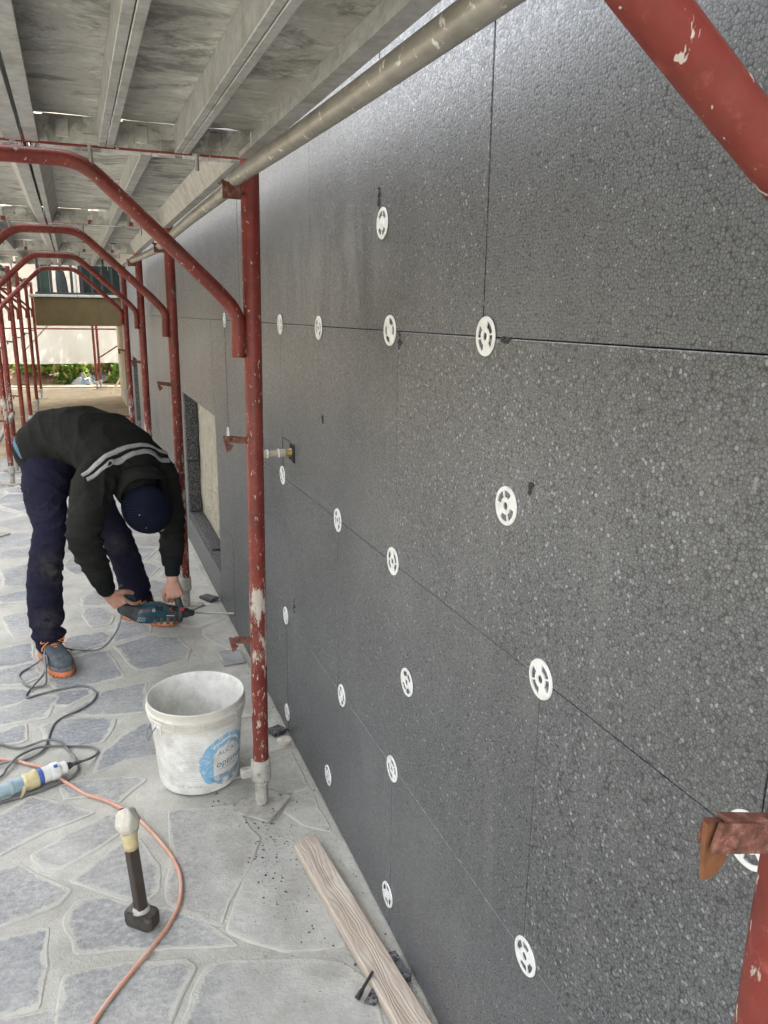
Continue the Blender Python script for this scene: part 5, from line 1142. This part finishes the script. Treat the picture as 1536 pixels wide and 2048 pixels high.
# unseen hedge shape, added left of the view to block low sky light
hb = MB(); nx, nz = 70, 8
for s in (0, 1):
    b0 = len(hb.v)
    for i in range(nx+1):
        for j in range(nz+1):
            y = -9+31*i/nx; t = j/nz; top = 4.4+.5*mnoise.noise(Vector((y*.5, 3, 0)))
            x = -7.6+(-.9 if s else .9)*math.sqrt(max(0, 1-t**4))+.28*mnoise.noise(Vector((y*1.4, t*6, s*7)))
            hb.v.append((x, y, top*t+.12*mnoise.noise(Vector((y*3, t*9, s)))-.05))
    for i in range(nx):
        for j in range(nz): q = b0+i*(nz+1)+j; hb.f.append((q, q+nz+1, q+nz+2, q+1)); hb.mi.append(0); hb.sm.append(False)
hedge = tag(hb.build('sky_blocking_hedge', M_SKYBLOCK), 'added dark green hedge shape out of view, blocking low sky light from the wall', 'hedge')
# ------------------------------------------------------------------ the worker
V = Vector
person = empty('person', (0.0, 3.6, 0), 'worker in dark jacket, navy trousers and knit cap bending over a drill', 'person')
def folds(specs, base=.0, seed=0, gain=1.75):
    rs = np.random.RandomState(seed); K = rs.normal(0, 1, (10, 3))*np.array([22]*10)[:, None]; PH = rs.uniform(0, 6, 10)
    def f(co, no):
        d = np.zeros(len(co))
        for k in range(10): d += base/10**.5*np.sin(co@K[k]+PH[k]+1.3*np.sin(co@K[(k+3) % 10]*.6))
        for (c, r, ax, amp, wl) in specs:
            ax = np.array(V(ax).normalized()); q = co-np.array(c); w = np.exp(-(q*q).sum(1)/r**2)
            pr = np.array(V(ax).orthogonal().normalized()); pr2 = np.cross(ax, pr)
            ph = q@ax*2*np.pi/wl+1.4*np.sin(q@pr*30+1)+1.1*np.sin(q@pr2*24+2)
            d += w*amp*gain*(1-2*np.abs(np.sin(ph/2))**.62)
        return d
    return f
# frames of the pose
camv = V((0, 0, 1.505))
wax = V((-.80, -.58, .085)).normalized()                            # towards his right side (nearer the viewer, left in the picture)
# ---- trousers
tb = MB()
tb.loft([((-.155, 3.745, .80), wax*.135, V((.05, -.03, .10))), ((-.115, 3.725, .86), wax*.165, V((-.06, .03, .105))), ((-.06, 3.70, .92), wax*.165, V((-.075, .03, .085)))], 20)
RL = [(-.160, 3.645, .83), (-.172, 3.585, .70), (-.163, 3.53, .585), (-.186, 3.485, .475), (-.206, 3.49, .36), (-.212, 3.49, .25), (-.210, 3.485, .185), (-.217, 3.480, .148), (-.208, 3.475, .118), (-.212, 3.472, .085)]
tb.limb(RL, [.108, .092, .071, .0720, .0755, .075, .078, .060, .076, .060], 18)
LL = [(-.045, 3.80, .82), (.005, 3.775, .69), (.065, 3.735, .56), (.115, 3.715, .455), (.148, 3.755, .34), (.170, 3.80, .235), (.183, 3.825, .165), (.190, 3.835, .125), (.20, 3.84, .10)]
tb.limb(LL, [.102, .092, .076, .074, .072, .072, .078, .062, .070], 18)
tf = folds([((-.185, 3.44, .49), .11, (.1, 0, 1), .0055, .055), ((-.213, 3.46, .15), .085, (.25, 0, 1), .0060, .042), ((.13, 3.67, .46), .11, (0, .2, 1), .0055, .055), ((.185, 3.79, .15), .09, (.2, 0, 1), .0062, .043), ((-.15, 3.60, .76), .15, (.5, .2, 1), .0050, .07), ((-.20, 3.45, .32), .12, (-.5, 0, 1), .0028, .07), ((-.22, 3.62, .83), .10, (1, 0, 1), .004, .05), ((.04, 3.70, .62), .13, (.6, 0, 1), .004, .06), ((-.17, 3.45, .40), .10, (.55, 0, 1), .0050, .05), ((-.20, 3.43, .24), .09, (-.3, 0, 1), .0040, .055), ((-.14, 3.47, .62), .10, (-.7, 0, 1), .0050, .05), ((.15, 3.70, .33), .11, (.5, 0, 1), .0050, .055)], .0016, 3, 1.0)
trousers = remeshed(tb, 'trousers', M_TROUS, .0062, 5, person, tf)
sm = MB()                                                           # side seam of the near leg
ss = []
for i, (c, r) in enumerate(zip(RL[:8], [.108, .097, .086, .0765, .0745, .074, .076, .0665])): ss.append(V(c)+V((-.86, -.50, 0)).normalized()*(r+.0005))

# ---- jacket
jb = MB()
dors = lambda t: wax.cross(V(t)).normalized()
sp = [((-.150, 3.735, .890), .172, .128), ((-.085, 3.71, .945), .178, .140), ((-.01, 3.665, .968), .184, .134), ((.065, 3.595, .950), .196, .132), ((.125, 3.520, .905), .200, .130), ((.165, 3.455, .850), .178, .118), ((.190, 3.405, .800), .115, .090)]
st = []
for i, (c, a, b) in enumerate(sp):
    t = (V(sp[min(i+1, len(sp)-1)][0])-V(sp[max(i-1, 0)][0])).normalized(); w = (wax-t*wax.dot(t)).normalized()
    d = t.cross(w).normalized(); d = d if d.z > 0 else -d
    st.append((c, w*a, d*b))
jb.loft(st, 26, p=2.35)
SR = [(.070, 3.375, .870), (.022, 3.318, .790), (-.012, 3.268, .690), (-.030, 3.245, .610), (-.010, 3.262, .530), (.014, 3.300, .452)]
jb.limb(SR, [.088, .086, .078, .074, .066, .056], 18)
SL = [(.265, 3.555, .860), (.318, 3.545, .780), (.342, 3.55, .670), (.352, 3.555, .575), (.350, 3.545, .505), (.343, 3.530, .435)]
jb.limb(SL, [.085, .080, .067, .062, .060, .055], 18)
jf = folds([((-.02, 3.25, .61), .10, (.1, .2, 1), .0068, .050), ((.03, 3.32, .80), .10, (1, .3, -.5), .0055, .06), ((.34, 3.52, .53), .09, (0, 0, 1), .0050, .045), ((-.10, 3.62, .92), .13, (.75, -.1, .5), .0062, .062), ((-.02, 3.52, .90), .12, (.9, -.3, .3), .0052, .07), ((.06, 3.52, 1.03), .20, (.6, -.6, .2), .0034, .10), ((.31, 3.50, .80), .10, (0, .3, 1), .0050, .055), ((.0, 3.29, .5), .08, (0, .2, 1), .0050, .04), ((.09, 3.38, .80), .11, (.8, .2, .6), .0050, .055)], .0026, 5)
jacket = remeshed(jb, 'jacket', M_JACKET, .0068, 6, person, jf)
# hem band and shirt showing below it
def ring_band(name, c, t, ra, rb, half, mat, thick=.0, sq=2.2, seg=30):
    t = V(t).normalized(); w = (wax-t*wax.dot(t)).normalized(); d = t.cross(w).normalized(); m = MB()
    m.loft([(V(c)-t*half, w*ra*.97, d*rb*.97), (V(c)-t*half*.6, w*ra, d*rb), (V(c)+t*half*.6, w*ra, d*rb), (V(c)+t*half, w*ra*.97, d*rb*.97)], seg, p=sq, dome=False); return m.build(name, mat, person)
ring_band('shirt', (-.160, 3.740, .880), (.45, -.22, .42), .160, .122, .022, M_SHIRT)
# knit cuffs, two to a sleeve
def cuff(a, b, r0, r1, name='cuff'):
    m = MB(); a, b = V(a), V(b); P = [a.lerp(b, t) for t in (0, .12, .5, .60, .66, .9, 1.0)]; q = [r0, r0*1.03, r0*.97, r0*.90, r1*1.06, r1*1.03, r1*.86]
    m.tube(P, q, 18); o = m.build(name, M_CUFF, person); return o
cuff((.008, 3.292, .470), (.046, 3.385, .322), .0505, .0385); cuff((.344, 3.532, .445), (.336, 3.503, .318), .0500, .0335)
# collar standing round the neck
m = MB(); cc = V((.213, 3.365, .772)); nx_ = V((.25, -.70, -.50)).normalized(); w = (wax-nx_*wax.dot(nx_)).normalized(); d = nx_.cross(w).normalized(); vs = []
prof = [(.098, -.045), (.104, -.02), (.102, .012), (.097, .030), (.091, .030), (.090, .0), (.086, -.045)]
for (r, h) in prof:
    for k in range(36):
        a = 2*math.pi*k/36; q = cc+nx_*(h+.006*math.sin(3*a))+(w*math.cos(a)*1.06+d*math.sin(a))*r*(1+.02*math.sin(5*a)); vs.append(q)
fs = [(i*36+k, i*36+(k+1) % 36, ((i+1) % 7)*36+(k+1) % 36, ((i+1) % 7)*36+k) for i in range(7) for k in range(36)]
m.add(vs, fs, 0, True); m.build('collar', M_JACKET, person)
# reflective stripes laid on the upper back
dg = bpy.context.evaluated_depsgraph_get()
def stripe(c, t, half, a0, a1, lift=.0030, n=60):
    c = V(c); t = V(t).normalized(); w = (wax-t*wax.dot(t)).normalized(); d = t.cross(w).normalized(); d = d if d.z > 0 else -d
    off = wloc(person); H_ = []
    for i in range(n+1):
        u = a0+(a1-a0)*i/n; row = []
        for q in (-half, half):
            o = c+t*q+w*u; hit, loc, nor, _ = jacket.ray_cast(o+d*.6-off, -d); row.append((loc+off-o).dot(d) if hit else None)
        H_.append(row)
    def sm(i, k):                                                   # cloth tape bridges the small folds
        v = [H_[j][k] for j in range(max(0, i-4), min(n, i+4)+1) if H_[j][k] is not None]; return max(sum(v)/len(v), (H_[i][k] if H_[i][k] is not None else -9))
    rows_ = []
    for i in range(n+1):
        if None in H_[i]: continue
        u = a0+(a1-a0)*i/n; row = []
        for k, q in enumerate((-half, half)):
            p = c+t*q+w*u+d*sm(i, k); row += [p+d*lift, p-d*.002]
        rows_.append(row)
    m = MB(); vs = [p for r in rows_ for p in (r[0], r[2], r[3], r[1])]; fs = []
    for i in range(len(rows_)-1):
        for k in range(4): l = (k+1) % 4; fs.append((4*i+k, 4*i+l, 4*i+4+l, 4*i+4+k))
    m.add(vs, fs, 0, True); m.build('reflective_stripe', M_STRIPE, person)
sc_, st_ = V((.164, 3.384, .770)), V((.603, -.756, -.254))
bpy.context.view_layer.update()
sc_ = sc_-st_.normalized()*.038; stripe(sc_, st_, .0080, .222, -.232); stripe(sc_+st_.normalized()*.026, st_, .0062, .218, -.228)
# white cloth tucked in the pocket
m = MB(); m.loft([((-.175, 3.585, .80), (.030, .016, .004), (.004, -.008, .016)), ((-.155, 3.565, .792), (.028, .014, .006), (.004, -.008, .012))], 10); m.build('pocket_cloth', M_STRIPEW, person)
# ---- head with cap
hc = V((.236, 3.305, .694)); crown = V((.238, -.950, .170)).normalized(); face = V((.42, .28, -.86)); face = (face-crown*face.dot(crown)).normalized(); side = crown.cross(face).normalized()
Mhd = Matrix((side, face, crown)).transposed().to_4x4(); Mhd.translation = hc
# ---- body: one continuous skin of head, neck, trunk, arms and hands (mostly under the clothes)
bb = MB()
def ell(c, r, seg=20):
    m = MB(); pr = [(math.sin(math.pi*i/12)*1.0, -math.cos(math.pi*i/12)) for i in range(13)]; pr[0] = (1e-4, -1); pr[-1] = (1e-4, 1)
    m.lathe(pr, None, seg); vs = [Mhd @ V((c[0]+v[0]*r[0], c[1]+v[1]*r[1], c[2]+v[2]*r[2])) for v in m.v]
    bb.add(vs, m.f, 0, True); bb.add([vs[-seg+i] for i in range(seg)], [list(range(seg))]); bb.add([vs[i] for i in range(seg)], [list(range(seg))[::-1]])
ell((0, 0, .010), (.074, .092, .094)); ell((0, .040, -.062), (.052, .052, .062)); ell((0, .070, -.045), (.030, .026, .050))     # skull, jaw, mid face
ell((0, .104, -.035), (.013, .018, .024)); ell((0, .088, -.078), (.024, .012, .010)); ell((0, .078, -.105), (.022, .018, .016))     # nose, mouth, chin
for s in (-1, 1): ell((s*.076, -.008, -.026), (.008, .020, .031)); ell((s*.031, .078, -.004), (.019, .012, .009))
def Hd(x, y, z): return Mhd @ V((x, y, z))
bb.limb([Hd(0, -.018, -.055), (.19, 3.41, .80)], [.052, .056], 16)
bb.loft([(c, V(a)*.80, V(b2)*.80) for c, a, b2 in st], 20)
bb.limb(RL[:9], [.080, .066, .048, .046, .046, .044, .040, .036, .036], 14); bb.limb(LL[:8], [.080, .066, .050, .047, .046, .044, .040, .036], 14)
bb.limb([(.07, 3.375, .87)]+SR[1:]+[(.046, 3.390, .315)], [.06, .056, .050, .047, .044, .038, .030], 14)
bb.limb([(.265, 3.555, .86)]+SL[1:]+[(.335, 3.500, .305)], [.06, .054, .046, .043, .041, .036, .028], 14)
def hand(mb, wrist, fwd, back, thumbside, curls, thumb, spread=.0, scale=1.0):
    wrist = V(wrist); f = V(fwd).normalized(); b = (V(back)-f*V(back).dot(f)).normalized(); s = f.cross(b); s = s if s.dot(V(thumbside)) > 0 else -s
    k = scale
    mb.loft([(wrist-f*.022*k, s*.027*k, b*.0205*k), (wrist+f*.012*k, s*.029*k, b*.0190*k), (wrist+f*.045*k-b*.001, s*.038*k, b*.0172*k), (wrist+f*.078*k-b*.003, s*.041*k, b*.0150*k)], 18, p=2.5)
    LEN = [(.044, .027, .021), (.049, .031, .022), (.045, .029, .021), (.035, .022, .019)]; RAD = [.0092, .0095, .0090, .0080]
    tips = []
    for i in range(4):
        off = (.0305-.0203*i)*k; p = wrist+f*(.080-.004*abs(i-1.2))*k+s*off-b*.002; d = (f+s*spread*(1.5-i)).normalized(); pts = [p-f*.022*k, p]; rr = [RAD[i]*1.10*k, RAD[i]*1.12*k]; ang = 0
        for j in range(3):
            ang += R(curls[i][j]); dd = (d*math.cos(ang)-b*math.sin(ang)).normalized(); p = p+dd*LEN[i][j]*k; mid = p-dd*LEN[i][j]*.45*k
            pts += [mid, p]; rr += [RAD[i]*(.95-.06*j)*k, RAD[i]*(1.0-.10*j)*k]
        mb.limb(pts, rr, 12); tips.append(p)
    # knuckles
    for i in range(4):
        off = (.0305-.0203*i)*k; q = wrist+f*(.078-.004*abs(i-1.2))*k+s*off+b*.0075*k; mb.limb([q-f*.006, q+f*.004], [.0075*k, .0070*k], 10)
    a0 = wrist+f*.022*k+s*.024*k-b*.006*k; pts = [wrist+f*.008*k+s*.012*k-b*.004*k, a0]; rr = [.015*k, .0150*k]
    for (df, ds, db), L, r0 in zip(thumb, (.040, .032, .026), (.0122, .0108, .0090)):
        a0 = a0+(f*df+s*ds+b*db).normalized()*L*k; pts.append(a0); rr.append(r0*k)
    mb.limb(pts, rr, 12)
    return s, b, f, tips
RW, LW = V((.048, 3.392, .306)), V((.335, 3.497, .300))
hand(bb, RW, (.50, .14, -.60), (-.30, -.90, -.28), (.5, -.1, .8), [(14, 24, 22), (62, 66, 34), (66, 70, 36), (70, 70, 36)], [(.75, .55, -.55), (.85, .05, -.65), (.85, -.1, -.5)], .05, .98)
hand(bb, LW, (.08, -.20, -1.0), (.10, -.95, .22), (-1, 0, 0), [(48, 62, 30), (52, 66, 32), (56, 66, 34), (60, 64, 34)], [(.7, .55, -.35), (.9, .0, -.5), (.8, -.2, -.6)], .04, .95)
for (an, toe) in (((-.214, 3.490, .10), (-.170, 3.36, .045)), ((.185, 3.838, .10), (.29, 3.75, .045))): bb.limb([an, V(an).lerp(V(toe), .5)+V((0, 0, -.018)), toe], [.034, .026, .022], 12)
body = remeshed(bb, 'body', M_SKIN, .0036, 3, person, None)
# eyes and brows (under the cap's shade)
for s in (-1, 1):
    m = MB(); m.lathe([(.0001, -.011), (.008, -.008), (.011, 0), (.008, .008), (.0001, .011)], Matrix.Translation(Hd(s*.031, .083, -.006)), 12); m.build('eye', M_STRIPEW, person)
m = MB()
for q in range(130):                                                # short hair at the nape, below the cap
    a = R(random.Random(q).uniform(190, 350)); p = Hd(.072*math.cos(a), .088*math.sin(a), -.040-.03*random.Random(q+7).random()); m.tube([p, p+(Hd(0, -.3, -1)-hc).normalized()*.012], .0012, 4)
m.build('hair', M_BLACK, person)
cap_prof = [(.0001, .1085), (.022, .107), (.045, .100), (.065, .087), (.082, .068), (.0925, .045), (.0985, .020), (.1005, -.005), (.1045, -.006), (.1060, -.016), (.1055, -.044), (.102, -.050), (.096, -.049), (.093, -.03)]
m = MB(); m.lathe(cap_prof, None, 96)
m.v = [(v[0]*.94, v[1]*1.04, v[2]) for v in m.v]
vs = []
for v in m.v:
    a = math.atan2(v[1], v[0]); r = math.hypot(v[0], v[1]); rib = .0007*math.sin(a*46)*min(1, r/.03) if v[2] > -.004 else .0007*math.sin(a*46)
    k = 1+rib/max(r, .01); q = V(v); n_ = mnoise.noise(V((v[0]*18, v[1]*18, v[2]*18)))*.0035
    vs.append((v[0]*k*(1+n_), v[1]*k*(1+n_), v[2]+n_*.6))
m.v = vs
me = m.mesh('cap', [M_CAP]); cap = link('cap', me, person); Mc = Mhd.copy(); Mc.translation = hc-person.location; cap.matrix_local = Mc
cap.data.polygons.foreach_set('use_smooth', [True]*len(cap.data.polygons))
for (a, z, s) in ((R(200), .080, .0026), (R(150), .060, .0016)):
    r = .07 if z > .07 else .082; p = Mhd @ V((r*math.cos(a), r*math.sin(a), z+.008)); m = MB(); m.cbox((-s, -s*.7, -.001), (s, s*.7, .0015), .0006, 0, Matrix.Translation(p) @ crown.to_track_quat('Z', 'Y').to_matrix().to_4x4(), jit=.0008); m.build('mortar_fleck', M_TAPEW, person)
# ---- shoes
def shoe(heel, toe, lift, nm='shoe'):
    h = V((*heel, 0)); t = V((*toe, 0)); f = (t-h).normalized(); L = (t-h).length; s = V((f.y, -f.x, 0)); up = V((0, 0, 1))
    def st_(u, w, hh, zb): return (h+f*L*u+up*(zb+hh), s*w, up*hh)
    m = MB(); m.loft([st_(.04, .030, .036, .028), st_(.12, .037, .044, .026), st_(.28, .038, .046, .024), st_(.42, .040, .042, .022), st_(.56, .045, .036, .021), st_(.70, .049, .031, .021), st_(.84, .046, .027, .023), st_(.94, .034, .020, .026)], 22, p=2.7)
    m.limb([h+f*L*.20+up*.075, h+f*L*.20+up*.112], [.043, .044], 18)
    up_ = remeshed(m, nm, M_SHOE, .0045, 3, person, None)
    def outline(k, n=40):
        out = []
        ctrl = [(0, .018), (.02, .030), (.10, .038), (.25, .038), (.42, .038), (.58, .045), (.72, .051), (.85, .047), (.94, .034), (1.0, .014)]
        for (u, w) in ctrl: out.append((u, w*k))
        L1 = [h+f*L*u+s*w for u, w in out]; R1 = [h+f*L*u-s*w for u, w in out[::-1]]
        return smooth_path(L1+R1, 3, closed=True)
    def slab(name, k, z0_, z1_, mat):
        P = outline(k); n = len(P); m = MB(); vs = [p+up*z0_ for p in P]+[p+up*((z0_+z1_)/2)+(p-(h+t)/2).normalized()*.002 for p in P]+[p+up*z1_ for p in P]
        fs = [list(range(n))[::-1], [2*n+i for i in range(n)]]
        for q in (0, 1): fs += [(q*n+i, q*n+(i+1) % n, (q+1)*n+(i+1) % n, (q+1)*n+i) for i in range(n)]
        m.add(vs, fs, 0, False); return m.build(name, mat, up_)
    slab('sole', 1.03, .002, .026, M_SOLE); slab('foxing', 1.0, .026, .043, M_SOLEG)
    # tread blocks along the edge of the sole
    m = MB(); P = outline(1.035)
    for i in range(0, len(P), 2):
        p = P[i]; d = (p-(h+t)/2).normalized(); m.box((-.0012, -.0008, .002), (.0022, .0008, .012), 0, Matrix.Translation(p) @ Matrix.Rotation(math.atan2(d.y, d.x), 4, 'Z'))
    m.build('tread', M_RUB, up_)
    m = MB()
    for i in range(5):                                              # criss-cross laces with a loose bow
        u0, u1 = .34+i*.052, .375+i*.052; z0_, z1_ = .114-i*.0062, .112-i*.0062
        for sg in (-1, 1):
            m.tube(smooth_path([h+f*L*u0+s*.026*sg+up*(z0_-.011), h+f*L*(u0+u1)/2+up*(z0_+.003), h+f*L*u1-s*.026*sg+up*(z1_-.011)], 3), .0026, 6)
    b0 = h+f*L*.42+up*.112
    for sg in (-1, 1):
        m.tube(smooth_path([b0, b0+s*.028*sg+up*.012-f*.004, b0+s*.050*sg-up*.004+f*.012, b0+s*.030*sg-up*.004+f*.012, b0], 4), .0026, 6)
        m.tube(smooth_path([b0, b0+s*.022*sg+f*.018-up*.004, b0+s*.046*sg+f*.016-up*.024, b0+s*.052*sg+f*.03-up*.034], 4), .0026, 6)
    m.build('laces', M_LACE, up_)
shoe((-.236, 3.560), (-.142, 3.262), 0); shoe((.128, 3.885), (.362, 3.690), 0)

# ------------------------------------------------------------------ the rotary hammer drill in his hands
D0, DT = V((.090, 3.442, .200)), V((.632, 3.523, .0835)); dax = (DT-D0).normalized(); dsd = dax.cross(V((0, 0, 1))).normalized(); dup = dsd.cross(dax).normalized()
Md = Matrix((dax, -dsd, dup)).transposed().to_4x4(); Md.translation = D0       # x along the bit, -y towards the viewer, z up
drill = empty('hammer_drill', D0, 'teal and black hammer drill, its long bit set into the wall foot', 'drill')
def dl(name, sts, mat, p=3.0, seg=22, dome=True):
    m = MB(); m.loft([(Md @ V(c), (Md.to_3x3() @ V((0, w, 0))), (Md.to_3x3() @ V((0, 0, h)))) for c, w, h in sts], seg, p=p, dome=dome); return m.build(name, mat, drill)
dl('rear_grip', [((.006, .006, .012), .017, .026), ((.035, 0, .006), .021, .032), ((.07, 0, -.004), .026, .038), ((.10, 0, -.008), .031, .041)], M_RUB)
dl('motor_housing', [((.095, 0, -.008), .0335, .0435), ((.13, 0, -.005), .035, .047), ((.175, 0, .001), .035, .048), ((.20, 0, .0), .034, .043)], M_TEAL)
dl('gear_case', [((.195, 0, -.002), .032, .040), ((.235, 0, -.004), .032, .038), ((.265, 0, -.003), .028, .032), ((.285, 0, 0), .023, .025)], M_RUB)
for k in range(4):
    x = .150+k*.030; m = MB(); m.cbox((x, -.0372, -.046), (x+.014, -.030, -.010), .002, 0, Md); m.build('grip_rib', M_RUB, drill)
for k in range(5):
    x = .076+k*.0075; m = MB(); m.prism([Md @ V(q) for q in ((x+.006, -.0338, -.014), (x+.0085, -.0338, -.014), (x+.0025, -.0338, -.036), (x, -.0338, -.036))], Md.to_3x3() @ V((0, .006, 0))); m.build('vent_slot', M_STEEL if k % 2 == 9 else M_INKPALE, drill)
for k in range(4):
    x = .150+k*.008; m = MB(); m.prism([Md @ V(q) for q in ((x, -.0358, .040), (x+.004, -.0358, .040), (x+.010, -.0358, .016), (x+.006, -.0358, .016))], Md.to_3x3() @ V((0, .004, 0))); m.build('vent_slot', M_HOLE, drill)
m = MB(); m.lathe([(0, .0), (.016, .0), (.016, .007), (.0145, .009), (0, .009)], Md @ Matrix.Translation((.222, -.031, .022)) @ Matrix.Rotation(R(90), 4, 'X'), 20); m.cbox((.206, -.048, .019), (.238, -.039, .026), .002, 0, Md); m.build('mode_knob', M_BLACK, drill)
m = MB(); m.cbox((.219, -.0492, .0195), (.227, -.0478, .0255), .0005, 0, Md); m.build('knob_mark', M_REDPL, drill)
m = MB(); m.cbox((.205, -.0335, -.006), (.242, -.0322, -.0035), .0003, 0, Md); m.build('scale_line', M_WHITEPL, drill)
dl('handle_collar', [((.262, 0, .0), .034, .040), ((.285, 0, .0), .034, .040)], M_RUB, dome=False)
m = MB(); m.cbox((.266, -.0355, .022), (.283, -.033, .037), .001, 0, Md); m.build('collar_mark', M_REDPL, drill)
m = MB(); m.tube([Md @ V(q) for q in ((.272, .01, .030), (.262, .022, .062), (.250, .045, .088), (.236, .075, .112))], [.017, .0155, .0160, .0185], 14); m.build('side_handle', M_RUB, drill)
m = MB(); m.lathe([(0, .284), (.0235, .284), (.024, .300), (.021, .316), (.0165, .322), (.0155, .338), (.010, .344), (0, .344)], Md @ Matrix.Rotation(R(90), 4, 'Y'), 22); m.build('chuck', M_RUB, drill, auto=40)
LB = (DT-D0).length
m = MB(); m.tube([Md @ V((.340, 0, 0)), Md @ V((.385, 0, 0))], .0042, 10); n = 150; pts0 = []; 
vs = []; fs = []; SG = 12
for i in range(n+1):
    x = .384+(LB-.384)*i/n
    for k in range(SG):
        a = 2*math.pi*k/SG; r = .0037+.0017*math.cos(2*(a-2*math.pi*x/.026)); vs.append(Md @ V((x, r*math.cos(a), r*math.sin(a))))
for i in range(n):
    for k in range(SG): l = (k+1) % SG; fs.append((i*SG+k, i*SG+l, (i+1)*SG+l, (i+1)*SG+k))
m.add(vs, fs, 0, True); m.build('drill_bit', M_STEEL, drill)
# upper end of the D-shaped grip standing out above the hand, with its trigger
m = MB(); m.tube(smooth_path([Md @ V(q) for q in ((.052, .006, .020), (.046, .004, .050), (.028, -.004, .078), (.006, -.012, .096))], 4), [.0165, .0170, .0175, .0180, .0185, .0190, .0190, .0185, .018, .017, .016, .015, .012], 14); m.build('d_grip', M_TEAL, drill)
m = MB(); m.tube(smooth_path([Md @ V(q) for q in ((.018, -.008, .088), (-.002, -.016, .106), (-.016, -.022, .126))], 4), [.012, .0118, .0115, .011, .0105, .010, .010, .0098, .009], 12); m.build('grip_end', M_RUB, drill)
cu = bpy.data.curves.new('t', 'FONT'); cu.body = 'BOSCH'; cu.size = .0125; cu.align_x = 'CENTER'; cu.extrude = .0004
t = bpy.data.objects.new('t', cu); col.objects.link(t); me = evaluated(t); bpy.data.objects.remove(t)
me.name = 'lettering'; me.materials.clear(); me.materials.append(M_REDPL)
for v in me.vertices: v.co = (Md @ V((.110+v.co.x, -.0352-v.co.z, .014+v.co.y)))-D0
link('lettering', me, drill)
m = MB(); m.lathe([(.0055, 0), (.0075, 0), (.0075, .001), (.0055, .001)], Md @ Matrix.Translation((.143, -.0352, .020)) @ Matrix.Rotation(R(90), 4, 'X'), 18, closed=True); m.cbox((.1395, -.0362, .0192), (.1465, -.0352, .0208), .0002, 0, Md); m.build('round_mark', M_WHITEPL, drill)
m = MB(); m.lathe([(0, -.002), (.0085, -.002), (.0095, .001), (.0085, .002), (0, .002)], Matrix.Translation((WX-.001, 3.521, .0858)) @ Matrix.Rotation(R(90), 4, 'Y'), 12); m.v = [tuple(V(v)+V([mnoise.noise(V(v)*400+V((q, 0, 0)))*.002 for q in (0, 5, 9)])) for v in m.v]; tag(m.build('drill_hole', M_CHIP, house))
